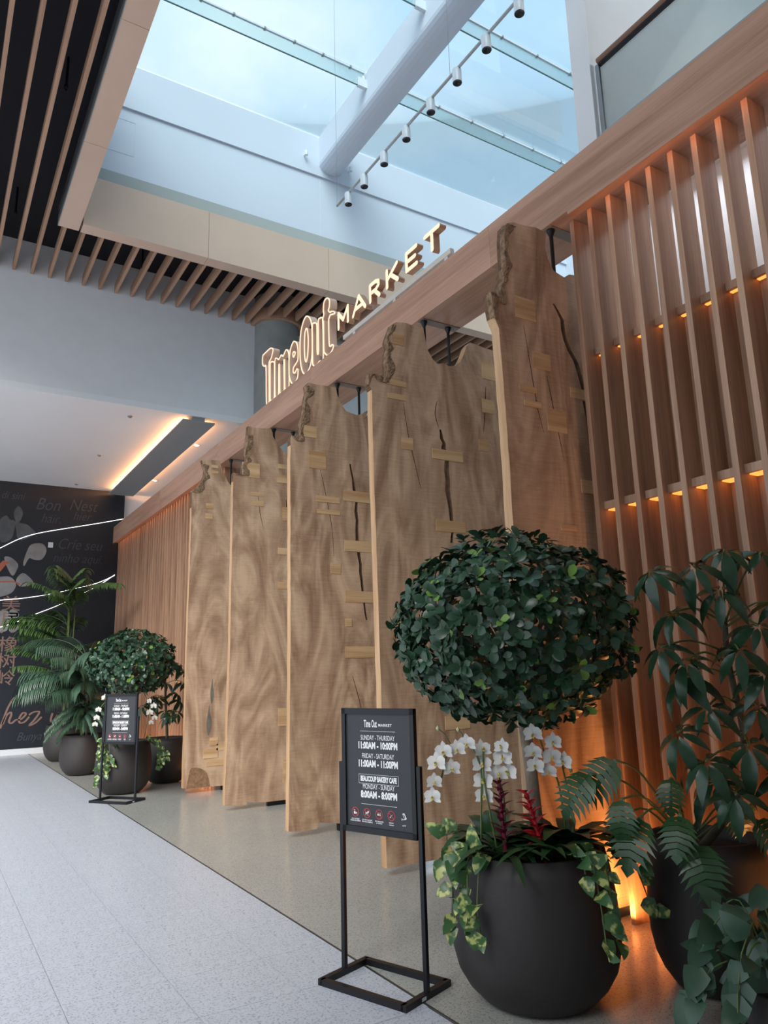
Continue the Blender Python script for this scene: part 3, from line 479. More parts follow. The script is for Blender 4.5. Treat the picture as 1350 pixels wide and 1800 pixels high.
def stroke(pts, w, m, name, y=21.444):
    pts = smoothpoly(pts, False, 4); A = []; B = []
    for i, p in enumerate(pts):
        a, c = pts[max(i-1, 0)], pts[min(i+1, len(pts)-1)]; d = Vector((c[0]-a[0], c[1]-a[1])).normalized(); k = w*(.6+.4*abs(d.y))/2; A.append((p[0]-d.y*k, p[1]+d.x*k)); B.append((p[0]+d.y*k, p[1]-d.x*k))
    n = len(pts); MB().add([(p[0], y, p[1]) for p in A+B], [(i, i+1, n+i+1, n+i) for i in range(n-1)]).build(name, m, wf)
stroke([(1.4, 4.3), (1.57, 4.32), (1.91, 4.33), (2.03, 4.25)], .05, m_ora, 'printed_stem', 21.442)
for p in [[(1.84, .66), (1.9, .87), (1.98, 1.15), (2.09, 1.37), (2.15, 1.4)], [(1.89, .75), (1.96, .96), (2.05, 1.04), (2.07, .97), (2.03, .82), (2.09, .77), (2.19, .85), (2.29, .85), (2.4, .96), (2.38, 1.01), (2.32, 1.0), (2.26, .88), (2.28, .77), (2.39, .79), (2.49, .91)], [(2.48, .95), (2.56, 1.01), (2.69, 1.03), (2.71, .98), (2.6, .81), (2.5, .69), (2.64, .75), (2.78, .89)], [(3.03, .97), (3.0, .79), (3.06, .77), (3.16, .92), (3.18, .97), (3.16, .8), (3.25, .8)], [(1.72, 1.2), (1.6, 1.3), (1.45, 1.0), (1.55, .7), (1.8, .8)]]: stroke(p, .05, m_rose, 'script_lettering')
def wtext(txt, x, z, size, m, shear=.35, sx=.75, bold=0):
    vs, fs = textmesh(txt, size, 0, bold, sx, shear, 'LEFT'); MB().add([(x+v[0], 21.444, z+v[1]) for v in vs], fs).build('script_lettering', m, wf)
for txt, x, z, s in (('di sini', 1.42, 6.62, .3), ('Bon', 2.26, 6.45, .48), ('häir.', 2.42, 6.07, .36), ('Nest', 3.1, 6.5, .46), ('hier.', 3.22, 6.2, .36), ('Crie seu', 2.86, 5.4, .42), ('ninho aqui.', 2.78, 5.02, .36), ('Th', 2.32, 1.4, .3), ('Bunya', 2.22, .42, .3)): wtext(txt, x, z, s, m_script, .35, .8, -.004)
for ch, z in (('美', 3.74), ('居', 3.33), ('·', 3.02), ('橡', 2.7), ('树', 2.29), ('岭', 1.87)): wtext(ch, 1.64, z, .42, m_rose, 0, 1.1, .002)
m_led = mat('white_led_line', '#ffffff', .5, emit=(1, .97, .93, 1), estr=1.6)
for p, lb in (([(.6, 4.6), (1.1, 4.95), (1.51, 5.2), (1.94, 5.47), (2.4, 5.66), (3.11, 5.85), (3.86, 6.04), (4.56, 6.23)], 'upper'), ([(.7, 3.75), (1.61, 3.85), (2.05, 3.9), (2.69, 4.02), (3.36, 4.2), (3.95, 4.38), (4.4, 4.61)], 'middle'), ([(.9, 2.9), (1.66, 3.16), (1.93, 3.26), (2.22, 3.38), (2.47, 3.51), (3.0, 3.75), (3.59, 4.08), (4.07, 4.37), (4.4, 4.63)], 'lowest')):
    tag(MB().tube([(q[0], 21.41 if lb == 'lowest' else 21.432, q[1]) for q in smoothpoly(p, False, 5)], .008, 6).build('light_line', m_led, origin=(p[0][0], 21.43, p[0][1])), 'thin curved white light line, the %s on the dark mural' % lb, 'light')
sw = thing('wall_plate', 'small square white wall plate on the dark mural', 'switch', (2.71, 21.44, 5.29)); bx('plate', m_white, 2.65, 2.77, 21.43, 21.45, 5.29, 5.43, sw); bx('button', m_chrome, 2.68, 2.74, 21.425, 21.43, 5.33, 5.39, sw)
# ================================================================== PLANTERS AND PLANTS
def leafmat(name, c, rough=.32, var=.25, vscale=9, c2=None):
    if name in MATS: return MATS[name]
    M = mat(name, c, rough, var=var, vscale=vscale, spec=.5); P = M.node_tree.nodes['Principled BSDF']; P.inputs['Subsurface Weight'].default_value = 0
    if c2:   # variegated: second colour in blotches
        N = M.node_tree; L = N.links.new; T = N.nodes.new('ShaderNodeTexCoord'); n = N.nodes.new('ShaderNodeTexNoise'); n.inputs['Scale'].default_value = 22; n.inputs['Detail'].default_value = 2; oi = N.nodes.new('ShaderNodeObjectInfo')
        v = N.nodes.new('ShaderNodeVectorMath'); v.operation = 'ADD'; L(T.outputs['Object'], v.inputs[0]); L(oi.outputs['Location'], v.inputs[1]); L(v.outputs[0], n.inputs['Vector'])
        r = N.nodes.new('ShaderNodeValToRGB'); e = r.color_ramp.elements; e[0].color = lin(c); e[0].position = .52; e[1].color = lin(c2); e[1].position = .62; L(n.outputs[0], r.inputs[0]); L(r.outputs[0], P.inputs['Base Color'])
    return M
g_ficus = leafmat('ficus_leaf', '#2c4a34', .3); g_young = leafmat('young_leaf', '#6f9440', .4); g_schef = leafmat('schefflera_leaf', '#2f4d35', .22, .3, 5); g_monst = leafmat('philodendron_leaf', '#31552f', .3, .3, 6)
g_strap = leafmat('strap_leaf', '#2b4a2b', .35); g_pothos = leafmat('pothos_leaf', '#3d6338', .35, c2='#b9bf74'); g_pep = leafmat('heart_leaf', '#3c5a45', .35); g_palm = leafmat('palm_leaf', '#3a5540', .4); g_fish = leafmat('fishtail_leaf', '#4c6a38', .4); g_stem = leafmat('green_stem', '#5b6b3c', .5)
m_trunk = mat('pale_trunk', '#9a8d7c', .8, bump=.5, bscale=40, var=.2, vscale=12); m_twig = mat('dark_twig', '#54463a', .8); m_petal = mat('orchid_white', '#dddcd8', .5); m_lip = mat('orchid_lip', '#d9c56a', .5); m_red = mat('bract_red', '#b3202a', .4, var=.25, vscale=15); m_maroon = mat('bract_maroon', '#6a1730', .4, var=.25, vscale=15); m_bud = mat('orchid_bud', '#b7c08a', .5)
SHAPES = {'obov': lambda t: math.sin(math.pi/2*min(t/.62, 1))**1.1 if t < .62 else math.sqrt(max(0, 1-((t-.62)/.385)**2)), 'lance': lambda t: math.sin(math.pi*t**.8)**.9, 'heart': lambda t: min(1, (t*5)**.5)*(1-t**2.2)**.8 if t > 0 else .25, 'strap': lambda t: min(1, .55+t)*(1-t**5), 'round': lambda t: math.sqrt(max(0, 1-(2*t-1)**2))}
def leafdata(L, Wd, shape, fold=.15, curl=.2, n=5):
    vs = []; fs = []; f = SHAPES[shape]
    for i in range(n+1):
        t = i/n; w = max(f(t), .03)*Wd/2; ang = curl*t; y = L*t*math.cos(ang*.7); z = -L*t*math.sin(ang*.7)
        vs += [(-w, y, z+fold*w), (0, y, z), (w, y, z+fold*w)]
    for i in range(n):
        a = i*3; fs += [(a, a+1, a+4, a+3), (a+1, a+2, a+5, a+4)]
    return vs, fs
def lobed(L, Wd, n=6, curl=.35):
    """deeply cut leaf: midrib strip and paired lobes"""
    vs = []; fs = []
    def P(x, t): ang = curl*t; return (x, L*t*math.cos(ang), -L*t*math.sin(ang)-.25*abs(x)**1.5)
    for s in (-1, 1):
        for i in range(n):
            t0 = .04+.8*i/n; t1 = t0+.8/n*.86; w = Wd/2*(math.sin(math.pi*(.18+.72*(i+.5)/n))**.7); tip = t0+.8/n*.5+.14
            b = len(vs); vs += [P(0, t0), P(0, t1), P(s*w*.62, t0+.05), P(s*w*.62, t1+.05), P(s*w, min(tip+.02, 1))]
            fs += [(b, b+1, b+3, b+2), (b+2, b+3, b+4)] if s > 0 else [(b, b+2, b+3, b+1), (b+2, b+4, b+3)]
    b = len(vs); vs += [P(-.06*Wd, .8), P(.06*Wd, .8), P(.14*Wd, .9), P(0, 1.02), P(-.14*Wd, .9)]; fs.append((b, b+1, b+2, b+3, b+4))
    b = len(vs); vs += [P(-.05*Wd, 0), P(.05*Wd, 0), P(.05*Wd, .84), P(-.05*Wd, .84)]; fs.append((b, b+1, b+2, b+3))
    return vs, fs
def mesh_of(name, vs, fs, mats, mi=None, smooth=True):
    me = bpy.data.meshes.new(name); me.from_pydata([tuple(v) for v in vs], [], fs); mats = mats if isinstance(mats, (list, tuple)) else [mats]
    for x in mats: me.materials.append(x)
    for i, p in enumerate(me.polygons): p.use_smooth = smooth; p.material_index = mi[i] if mi else 0
    return me
def fr(pos, d, nrm, s=1.0):
    d = Vector(d).normalized(); nrm = Vector(nrm); x = d.cross(nrm)
    if x.length < 1e-4: x = d.orthogonal()
    x.normalize(); z = x.cross(d); m = Matrix((x*s, d*s, z*s)).transposed().to_4x4(); m.translation = Vector(pos); return m
rnd = random.Random(11); U = rnd.uniform
def rv(): return Vector((U(-1, 1), U(-1, 1), U(-1, 1)))
CAMP = Vector((0, 0, 1.78))
def pot(c, r, h, label, rb=.52, soil=True):
    t = thing('planter_pot', label, 'pot', c); k = r
    prof = [(0, 0), (k*rb, 0), (k*(rb+.16), .03*h), (k*.83, .12*h), (k*.93, .22*h), (k*.99, .36*h), (k, .5*h), (k*.975, .7*h), (k*.93, .88*h), (k*.885, h), (k*.83, h), (k*.82, h*.9)]
    MB().lathe(prof, c, 56).build('shell', m_pot, t, True); MB().lathe([(k*.84, h*.91), (0, h*.93)], c, 32).build('soil', m_soil, t); return t
def topiary(c, base, rx, rz, leaf, nros, nparts, label, group=None, trunk_r=.05):
    t = thing('topiary_tree', label, 'tree', base, group); c = Vector(c); B = Vector(base)
    me = mesh_of('leaf', *leafdata(leaf, leaf*.62, 'obov', .16, .25, 5), g_ficus); my = mesh_of('leaf', *leafdata(leaf*.85, leaf*.5, 'obov', .2, .2, 4), g_young)
    path = [B, B+(c-B)*.35+Vector((.02, .01, 0)), B+(c-B)*.7, c]; MB().tube(path, [trunk_r, trunk_r*.9, trunk_r*.85, trunk_r*.5], 12).build('trunk', m_trunk, t, True)
    b = MB()
    for k in range(46):
        d = rv().normalized(); e = c+Vector((d.x*rx, d.y*rx, d.z*rz))*.86; s0 = c+Vector((0, 0, -rz*.5)); mid = s0.lerp(e, .5)+rv()*.05; b.tube([s0, mid, e], [.012, .008, .004], 5)
    b.build('branches', m_twig, t)
    ros = []
    for k in range(nros):
        z = 1-2*(k+.5)/nros; a = k*2.39996+U(-.2, .2); q = math.sqrt(1-z*z); d = Vector((q*math.cos(a), q*math.sin(a), z))
        bump = 1+.10*noise.noise(d*2.2+Vector((5, 1, 2)))+U(-.1, .05); p = c+Vector((d.x*rx*bump, d.y*rx*bump, d.z*rz*bump)); out = Vector((d.x/rx, d.y/rx, d.z/rz)).normalized()
        ros.append((out.dot((CAMP-p).normalized())+U(-.12, .12), p, out))
    ros.sort(key=lambda r: -r[0]); cnt = 0; st = MB(); td, tf = leafdata(leaf, leaf*.62, 'obov', .16, .25, 5)
    for fac, p, out in ros:
        ax = (out+rv()*.35+Vector((0, 0, .25))).normalized(); ph = U(0, 6.28); a0 = ax.orthogonal().normalized(); b0 = ax.cross(a0); young = U(0, 1) < .12
        for k in range(6):
            an = ph+k*2.4; el = U(.25, 1.0); d = (a0*math.cos(an)+b0*math.sin(an))*math.cos(el)+ax*math.sin(el); s = U(.75, 1.15); mt = fr(p-ax*.01+rv()*.012-B, d+Vector((0, 0, -.12)), ax+d*-.3, s)
            if cnt < nparts: place('leaf', my if young and k > 3 else me, t, mt); cnt += 1
            else: st.add([mt @ Vector(v)+B for v in td], tf, 1 if young and k > 3 else 0)
    for k in range(int(nros*.9)):      # inner leaves
        d = rv().normalized(); p = c+Vector((d.x*rx, d.y*rx, d.z*rz))*U(.7, .9); mt = fr(p-B, rv()+d*.6, d, 1.1); st.add([mt @ Vector(v)+B for v in td], tf)
    o = st.build('foliage', [g_ficus, g_young], t, True); o['kind'] = 'stuff'; return t
# flower templates
def flower_mesh(s):
    vs = []; fs = []
    def petal(L, Wd, ang, z0, sh):
        a, f = leafdata(L, Wd, sh, -.12, -.25, 5); b = len(vs); ca, sa = math.cos(ang), math.sin(ang)
        for v in a: vs.append((v[0]*ca-v[1]*sa, v[0]*sa+v[1]*ca, v[2]+z0))
        fs.extend([tuple(i+b for i in q) for q in f])
    for ang in (0, 2.15, -2.15): petal(s*.56, s*.34, ang, -.002, 'lance')
    for ang in (1.25, -1.25): petal(s*.5, s*.5, ang, .002, 'round')
    return mesh_of('flower', vs, fs, m_petal)
def lip_mesh(s):
    a, f = leafdata(s*.24, s*.16, 'lance', .8, -.9, 4); vs = [(v[0], -v[1], v[2]+s*.04) for v in a]; b = MB().lathe([(0, .0), (s*.05, .01), (s*.055, .03), (0, .05)], (0, 0, 0), 8)
    k = len(vs); return mesh_of('lip', vs+b.v, f+[tuple(i+k for i in q) for q in b.f], m_lip)
FM, LM = flower_mesh(.105), lip_mesh(.105)
def orchid(base, stems, label, group, leaves=5, buds=()):
    t = thing('orchid', label, 'orchid', base, group); B = Vector(base)
    for st, fl in stems:
        MB().tube(smoothpoly(st, False, 4), .0055, 6).build('flower_stem', g_stem, t, True)
        for p in fl:
            p = Vector(p); d = (CAMP-p).normalized()*.8+Vector((-.25, -.1, -.05))+rv()*.3; x = Vector((0, 0, 1)); m4 = fr(p-B, (x-d*x.dot(d)+rv()*.12), d, U(.85, 1.12)); f = place('flower', FM, t, m4); place('lip', LM, f, Matrix.Translation((0, 0, .004)))
    for p in buds:
        q0 = min((Vector(q) for st, _ in stems for q in st), key=lambda q: (q-Vector(p)).length); MB().tube([q0, q0.lerp(Vector(p), .5)+Vector((0, 0, .02)), Vector(p)], .003, 5).build('bud_stem', g_stem, t)
        MB().lathe([(0, -.014), (.009, -.006), (.011, .003), (0, .016)], p, 8).build('bud', m_bud, t, True)
    for k in range(leaves):
        a = k*2.4+U(-.3, .3); me = mesh_of('leaf', *leafdata(U(.22, .32), .065, 'strap', .2, 1.0, 6), g_strap); place('leaf', me, t, fr((U(-.03, .03), U(-.03, .03), 0), (math.cos(a), math.sin(a), .75), (0, 0, 1)))
    return t
def filler(base, n, label, L=.3):
    t = thing('foliage_plant', label, 'plant', base); B = Vector(base)
    for k in range(n):
        a = k*2.4; l = U(.7, 1.15)*L; me = mesh_of('leaf', *leafdata(l, l*U(.22, .34), 'lance', .25, U(.7, 1.3), 6), rnd.choice((g_strap, g_ficus, g_monst))); place('leaf', me, t, fr((.05*math.cos(a), .05*math.sin(a), 0), (math.cos(a), math.sin(a), U(.9, 1.7)), (0, 0, 1)))
    return t
def bromeliad(base, tip, m, label):
    t = thing('bromeliad', label, 'bromeliad', base); B, T = Vector(base), Vector(tip); MB().tube([B, T], [.014, .006], 8).build('spike', m, t); d = (T-B).normalized(); a0 = d.orthogonal().normalized(); b0 = d.cross(a0)
    me = mesh_of('bract', *leafdata(.1, .04, 'lance', .4, .5, 4), m)
    for k in range(26): f = .22+.78*k/25; a = k*2.4; place('bract', me, t, fr(B.lerp(T, f)-B, (a0*math.cos(a)+b0*math.sin(a))*.75+d*.8, d, 1.15-.45*f))
    for k in range(12): a = k*2.4; me2 = mesh_of('leaf', *leafdata(U(.3, .44), .05, 'strap', .35, U(.9, 1.5), 7), g_strap); place('leaf', me2, t, fr((0, 0, 0), (math.cos(a), math.sin(a), U(.7, 1.6)), (0, 0, 1)))
    return t
PM = [mesh_of('leaf', *leafdata(.10, .078, 'heart', .2, .5, 5), g_pothos), mesh_of('leaf', *leafdata(.12, .085, 'heart', .15, .6, 5), g_pothos)]
def vine(name, paths, label, group=None, cat='vine', meshes=PM, per=.055, sc=1.0, stuff=False, pot=None):
    base = Vector(paths[0][0]); t = thing(name, label, cat, base, group); st = MB()
    for p in paths:
        pts = [Vector(q) for q in smoothpoly([tuple(q) for q in p], False, 5)]
        if pot:      # strands rise over the rim and hang clear of the shell
            pc, pr, ph = pot
            for q in pts:
                h = Vector((q.x-pc[0], q.y-pc[1], 0)); l = h.length
                if l < pr*.82: q.z = max(q.z, ph*.96)
                elif q.z > ph*.8 and l < pr*1.06: q.z = max(q.z, ph+.035)
                elif l < pr*1.1: h *= pr*1.1/l; q.x = pc[0]+h.x; q.y = pc[1]+h.y
        MB().tube(pts, .004, 5).build('stem', g_stem, t, True); acc = 0
        for a, b in zip(pts, pts[1:]):
            acc += (b-a).length
            if acc > per:
                acc = 0; tocam = (CAMP-b).normalized(); side = rv()
                if pot:
                    h = Vector((b.x-pot[0][0], b.y-pot[0][1], 0)); hl = h.length
                    if hl < pot[1]*.95 and b.z < pot[2]+.02: continue
                    h.normalize(); side = side-h*min(0, side.dot(h))*1.6+h*.45
                    if hl < pot[1]*1.1: side += Vector((0, 0, 1.1))
                d = side*.7+Vector((0, 0, -.75))+tocam*.15; m4 = fr(b+rv()*.015-base, d, tocam+rv()*.6, U(.75, 1.2)*sc)
                if stuff: vs, fs = leafdata(.10, .078, 'heart', .2, .5, 4); st.add([m4 @ Vector(v)+base for v in vs], fs)
                else: place('leaf', rnd.choice(meshes), t, m4)
    if stuff: o = st.build('leaves', g_pothos, t, True); o['kind'] = 'stuff'
    return t
LMESH = [mesh_of('leaflet', *leafdata(L, L*.31, 'lance', .2, c, 6), g_schef) for L, c in ((.17, .5), (.22, .7), (.26, .95))]
def schefflera(base, stem, hubs, label, sc=1.0):
    t = thing('schefflera', label, 'plant', base); B = Vector(base); sp = [Vector(p) for p in smoothpoly(stem, False, 5)]
    MB().tube(sp, [.026-.012*i/len(sp) for i in range(len(sp))], 8).build('stem', leafmat('schefflera_stem', '#5d5a48', .7), t, True)
    for h in hubs:
        h = Vector(h); a = min(sp, key=lambda q: (q-h).length+max(0, q.z-h.z)*1.5); MB().tube(smoothpoly([tuple(a), tuple(a.lerp(h, .55)+Vector((0, 0, .05))), tuple(h)], False, 4), .006, 6).build('petiole', g_stem, t, True)
        out = (h-a); out.z = 0; out = out.normalized() if out.length > .01 else Vector((-1, 0, 0)); tilt = Vector((0, 0, 1))*.85+out*.45+(CAMP-h).normalized()*.25; ax = tilt.normalized(); a0 = ax.orthogonal().normalized(); b0 = ax.cross(a0); n = rnd.choice((7, 8)); ph = U(0, 6)
        for k in range(n):
            an = ph+k*6.283/n; d = a0*math.cos(an)+b0*math.sin(an)-ax*U(.15, .6); place('leaflet', rnd.choice(LMESH), t, fr(h-B+d*.02, d, ax, U(.8, 1.1)*sc))
    return t
LOB = [mesh_of('leaf', *lobed(.32, .28, 7, .5), g_monst), mesh_of('leaf', *lobed(.26, .22, 7, .8), g_monst)]
def philodendron(base, tips, label, sc=1.0):
    t = thing('split_leaf_plant', label, 'plant', base); B = Vector(base)
    for p in tips:
        p = Vector(p); out = (p-B); out.z = 0; out = out.normalized() if out.length > .02 else Vector((-1, 0, 0)); mid = B.lerp(p, .6)+Vector((0, 0, .1)); MB().tube(smoothpoly([tuple(B+rv()*.03), tuple(mid), tuple(p)], False, 4), .006, 6).build('petiole', g_stem, t, True)
        tocam = (CAMP-p).normalized(); place('leaf', rnd.choice(LOB), t, fr(p-B, out*.6+Vector((0, 0, -.55))+rv()*.25, tocam*.8+Vector((0, 0, .8))+rv()*.25, U(.85, 1.15)*sc))
    return t
def palm(base, h, n, L, label, m, wl=.03, droop=1.0, dirs=None, name='kentia_palm', nl=26, lf=.34):
    t = thing(name, label, 'palm', base); B = Vector(base)
    for k in range(3): MB().tube([B+Vector((.05*math.cos(k*2.1), .05*math.sin(k*2.1), 0)), B+Vector((.09*math.cos(k*2.1), .09*math.sin(k*2.1), h*.55))], [.022, .014], 8).build('cane', g_stem, t, True)
    for k in range(n):
        a = dirs[k] if dirs else k*2.4; e = U(.5, 1.3); z0 = h*U(.2, .62); b = MB(); pts = []
        for i in range(9): f = i/8; pts.append(B+Vector((math.cos(a), math.sin(a), 0))*(L*f*math.cos(e*(1-f*.5)))+Vector((0, 0, z0+L*(math.sin(e)*f-droop*.55*f*f))))
        b.tube(pts, [.009-.006*i/8 for i in range(9)], 5)
        fine = [Vector(q) for q in smoothpoly([tuple(q) for q in pts], False, 4)]
        for i in range(nl):
            f = .2+.78*i/nl; j = min(int(f*(len(fine)-1)), len(fine)-2); p = fine[j]; d = (fine[j+1]-p).normalized(); s = d.cross(Vector((0, 0, 1))).normalized()
            for sg_ in (-1, 1):
                vs, fs = leafdata(lf*(1-.6*abs(f-.5))*U(.85, 1.1), wl, 'lance', .3, .9, 4); m4 = fr(p, s*sg_*.8+d*.7+Vector((0, 0, -.1)), Vector((0, 0, 1)), 1); b.add([m4 @ Vector(v) for v in vs], fs)
        b.build('frond', m, t, True)
    return t
# ---- large planter with topiary
P1 = (3.09, 3.49, 0); pot(P1, .47, .78, 'largest charcoal pot, under the near topiary tree with orchids')
topiary((3.0, 3.42, 2.02), (3.17, 3.5, .7), .67, .53, .076, 640, 300, 'large round topiary tree with small dark leaves above white orchids', trunk_r=.042)
og = 'white orchids in the planters'
orchid((2.78, 3.5, .74), [([(2.74, 3.5, .76), (2.71, 3.44, 1.04), (2.69, 3.4, 1.24), (2.64, 3.4, 1.36), (2.61, 3.42, 1.38), (2.55, 3.46, 1.36), (2.52, 3.49, 1.31), (2.51, 3.53, 1.19)], [(2.48, 3.45, 1.35), (2.54, 3.41, 1.36), (2.58, 3.37, 1.39), (2.45, 3.48, 1.29), (2.45, 3.51, 1.19), (2.45, 3.53, 1.11), (2.52, 3.44, 1.26)])], 'white orchid spray arching out over the rim beside the near sign', og, buds=[(2.46, 3.47, 1.47), (2.56, 3.42, 1.46)])
orchid((2.88, 3.4, .74), [([(2.8, 3.42, .76), (2.74, 3.40, 1.0), (2.70, 3.39, 1.2), (2.69, 3.37, 1.36)], [(2.69, 3.38, 1.35), (2.69, 3.39, 1.27), (2.71, 3.41, 1.18), (2.72, 3.42, 1.1)]), ([(2.87, 3.44, .78), (2.85, 3.41, 1.07), (2.82, 3.4, 1.17), (2.8, 3.36, 1.36)], [(2.78, 3.32, 1.36), (2.79, 3.33, 1.3), (2.78, 3.36, 1.22), (2.83, 3.33, 1.22)])], 'upright white orchid left of the topiary trunk behind maroon bromeliad', og)
orchid((3.26, 3.36, .74), [([(3.25, 3.36, .78), (3.22, 3.33, .95), (3.17, 3.31, 1.15), (3.12, 3.32, 1.24), (3.04, 3.3, 1.4)], [(2.99, 3.29, 1.42), (3.0, 3.31, 1.32), (3.09, 3.24, 1.37), (3.09, 3.26, 1.29), (3.02, 3.32, 1.24), (3.09, 3.29, 1.21)]), ([(3.29, 3.34, .78), (3.27, 3.31, .9), (3.23, 3.29, 1.08), (3.19, 3.28, 1.21), (3.15, 3.24, 1.29)], [(3.15, 3.23, 1.26)])], 'white orchid flowering right of the topiary trunk', og, buds=[(3.24, 3.27, 1.2), (3.27, 3.28, 1.12)])
bromeliad((2.8, 3.36, .76), (2.78, 3.36, 1.16), m_maroon, 'maroon bromeliad spike in the near planter'); bromeliad((3.0, 3.26, .74), (2.9, 3.28, 1.11), m_red, 'bright red bromeliad spike in the near planter')
vine('pothos_vine', [[(2.74, 3.4, .8), (2.62, 3.42, .82), (2.58, 3.42, .7), (2.57, 3.42, .5)], [(2.72, 3.5, .8), (2.6, 3.5, .84), (2.54, 3.5, .7), (2.54, 3.5, .42)], [(2.74, 3.42, .8), (2.64, 3.38, .78), (2.63, 3.37, .55), (2.64, 3.36, .4)], [(2.75, 3.45, .82), (2.6, 3.46, .78), (2.57, 3.46, .6)], [(2.8, 3.6, .8), (2.62, 3.6, .9), (2.56, 3.6, .75)]], 'variegated pothos trailing down the rim nearest the hours sign', 'trailing pothos', per=.045, pot=(P1, .47, .78))
vine('pothos_vine', [[(3.1, 3.1, .8), (3.05, 2.98, .8), (3.05, 2.94, .6), (3.07, 2.94, .36)], [(3.15, 3.12, .8), (3.14, 2.98, .78), (3.15, 2.96, .6), (3.16, 2.95, .4)], [(3.0, 3.1, .8), (3.0, 3.02, .84), (3.0, 2.98, .74)]], 'variegated pothos strands hanging down the front of the near pot', 'trailing pothos', per=.06, pot=(P1, .47, .78))
vine('pothos_vine', [[(3.4, 3.25, .8), (3.5, 3.15, .76), (3.55, 3.1, .6), (3.6, 3.08, .42)], [(3.4, 3.3, .82), (3.52, 3.24, .8), (3.58, 3.2, .66)], [(3.3, 3.15, .8), (3.4, 3.04, .8), (3.46, 3.0, .7)]], 'pothos strands hanging between the two near planters', 'trailing pothos', per=.07, pot=(P1, .47, .78))
filler((3.26, 3.36, .78), 20, 'leafy green filler right of the topiary trunk in near pot', .38); filler((2.9, 3.58, .78), 18, 'leafy green filler behind the arching orchid in near pot', .36); filler((3.07, 3.25, .78), 16, 'leafy green filler before the topiary trunk in near pot', .28)
# ---- second planter
P2 = (4.0, 3.0, 0); pot(P2, .35, .8, 'tall charcoal pot under the umbrella-leaf schefflera')
schefflera((3.94, 2.98, .74), [(3.94, 2.98, .74), (4.08, 2.78, 1.05), (4.02, 2.68, 1.39), (3.9, 2.64, 1.78), (3.87, 2.61, 2.0)], [(3.31, 2.64, 2.27), (3.66, 2.42, 2.38), (3.51, 2.51, 2.3), (3.64, 2.46, 2.16), (3.43, 2.62, 2.05), (3.4, 2.69, 1.87), (3.52, 2.63, 1.8), (3.64, 2.62, 1.55), (3.5, 2.72, 1.42), (3.83, 2.39, 1.97), (3.88, 2.42, 1.72), (3.82, 2.31, 2.36), (3.62, 2.5, 1.12), (4.15, 2.45, 1.5), (3.78, 2.5, 1.35), (4.1, 2.4, 2.1), (3.6, 2.75, 1.7), (3.75, 2.7, 1.15), (3.95, 2.35, 1.2), (3.55, 2.6, 1.28), (3.9, 2.5, 1.55), (3.72, 2.45, 1.85)], 'tall glossy schefflera with drooping umbrella leaves beside slat screen')
philodendron((3.85, 3.0, .76), [(3.33, 3.01, 1.27), (3.57, 2.85, 1.17), (3.22, 3.1, 1.2), (3.5, 2.76, 1.0), (3.55, 2.72, .86), (3.38, 2.92, .98), (3.28, 2.95, 1.08), (3.72, 2.62, 1.05), (3.9, 2.6, .95), (4.05, 2.62, .9), (3.45, 3.1, .95), (4.15, 2.8, .98)], 'dark split-leaf philodendron at the foot of the schefflera', .85)
# ---- low pot in the corner
P3 = (3.52, 2.24, 0); pot(P3, .33, .36, 'low charcoal bowl with round-leaved foliage beside the tall pot')
HM = [mesh_of('leaf', *leafdata(.13, .11, 'heart', .15, .4, 5), g_pep), mesh_of('leaf', *leafdata(.15, .12, 'heart', .12, .6, 5), g_pep)]
vine('heart_leaf_plant', [[(3.52+.1*math.cos(a), 2.24+.1*math.sin(a), .32), (3.52+.22*math.cos(a), 2.24+.22*math.sin(a), .32+zz), (3.52+.38*math.cos(a), 2.24+.38*math.sin(a), .3+zz*.6), (3.52+.45*math.cos(a), 2.24+.45*math.sin(a), .12+zz*.4)] for a, zz in [(k*.7+1.0, .12+.3*((k*37) % 10)/10) for k in range(22)]], 'mounded round-leaved plant spilling from the low bowl', cat='plant', meshes=HM, per=.085, pot=(P3, .33, .36))
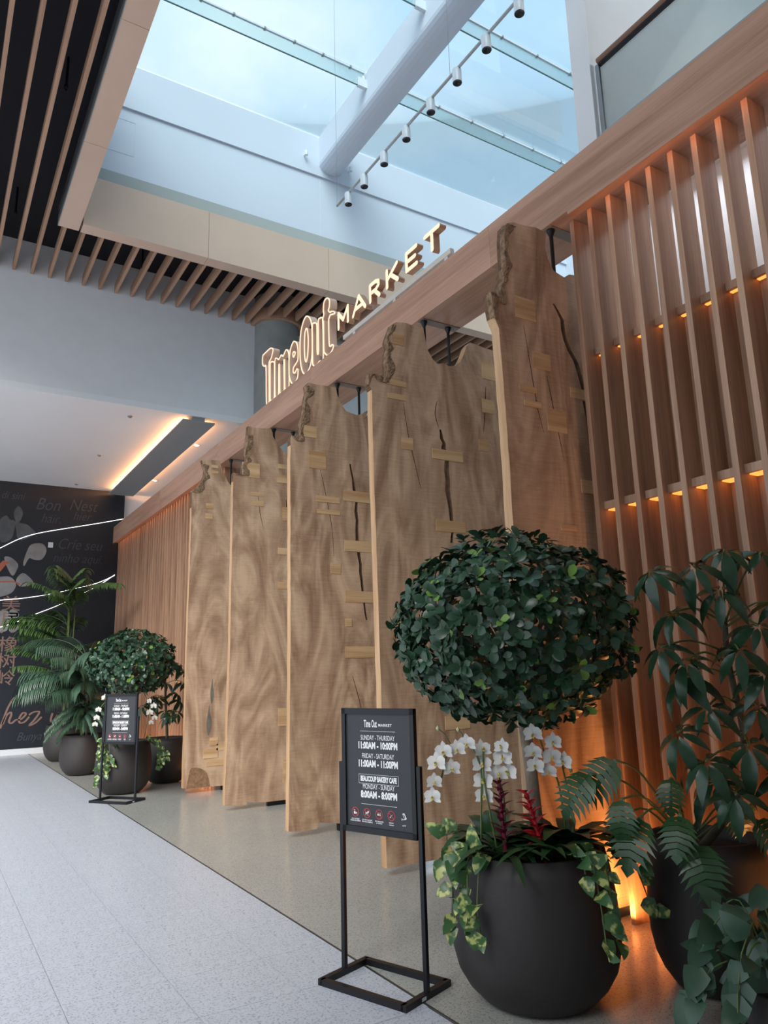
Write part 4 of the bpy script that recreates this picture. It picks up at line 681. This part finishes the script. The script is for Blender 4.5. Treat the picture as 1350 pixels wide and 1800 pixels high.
# ---- distant planters
F1 = (2.95, 12.98, 0); pot(F1, .44, .8, 'charcoal pot behind the distant sign, under small topiary')
topiary((3.02, 12.95, 2.06), (2.98, 12.98, .72), .66, .5, .085, 420, 0, 'distant round topiary tree beyond the far hours sign')
orchid((2.75, 12.8, .74), [([(2.75, 12.8, .76), (2.68, 12.75, 1.2), (2.6, 12.72, 1.45), (2.46, 12.7, 1.3)], [(2.44, 12.68, 1.2), (2.46, 12.68, 1.32), (2.42, 12.68, 1.1), (2.55, 12.7, 1.5), (2.68, 12.68, 1.36), (2.7, 12.68, 1.24)])], 'distant white orchid spray left of the far hours sign', og, 4)
orchid((3.2, 12.8, .74), [([(3.2, 12.8, .76), (3.25, 12.75, 1.1), (3.28, 12.72, 1.4)], [(3.25, 12.68, 1.42), (3.32, 12.68, 1.34), (3.26, 12.68, 1.24), (3.34, 12.68, 1.15), (3.29, 12.68, 1.08)])], 'distant white orchid right of the far hours sign', og, 4)
vine('pothos_vine', [[(2.7, 12.8, .8), (2.55, 12.7, .8), (2.5+.05*k, 12.62, .6), (2.48+.06*k, 12.6, .2+.08*k)] for k in range(5)], 'light green pothos trailing down the distant topiary pot', 'trailing pothos', per=.05, stuff=True, pot=(F1, .44, .8))
vine('pothos_vine', [[(3.2, 12.75, .8), (3.36, 12.65, .82), (3.4+.04*k, 12.62, .6), (3.38+.05*k, 12.6, .35+.06*k)] for k in range(4)], 'pothos hanging between distant topiary pot and its neighbour', 'trailing pothos', per=.06, stuff=True, pot=(F1, .44, .8))
F2 = (3.86, 13.75, 0); pot(F2, .4, .75, 'dark pot beside the palest slab, under distant schefflera')
hubs = []
for k in range(18): a = k*2.4; hubs.append((3.72+.42*math.cos(a)*U(.5, 1), 13.55+.4*math.sin(a)*U(.5, 1), U(1.0, 2.35)))
schefflera((3.86, 13.75, .7), [(3.86, 13.75, .7), (3.8, 13.7, 1.3), (3.74, 13.6, 1.9), (3.72, 13.58, 2.2)], hubs, 'distant bushy schefflera between topiary and palest slab', 1.0)
F3 = (2.85, 16.0, 0); pot(F3, .42, .75, 'dark pot under the arching kentia palm')
palm((2.85, 16.0, .7), 2.4, 24, 1.35, 'kentia palm with long arching fronds before the mural', g_palm, .034, 1.0, [1.0+(k*2.4) % 4.3 for k in range(24)], 'kentia_palm', 40, .46)
palm((2.8, 15.75, .7), 1.0, 34, .75, 'dense ferny plant spilling over the kentia palm pot', g_palm, .022, 1.9, None, 'ferny_plant', 26, .15)
F4 = (2.95, 19.0, 0); pot(F4, .42, .8, 'farthest dark pot, standing against the mural wall')
palm((2.95, 19.0, .75), 4.9, 26, 1.5, 'tall fishtail palm reaching up the mural wall', g_fish, .075, .8, [1.2+(k*2.4) % 4.2 for k in range(26)], 'fishtail_palm', 20, .32)
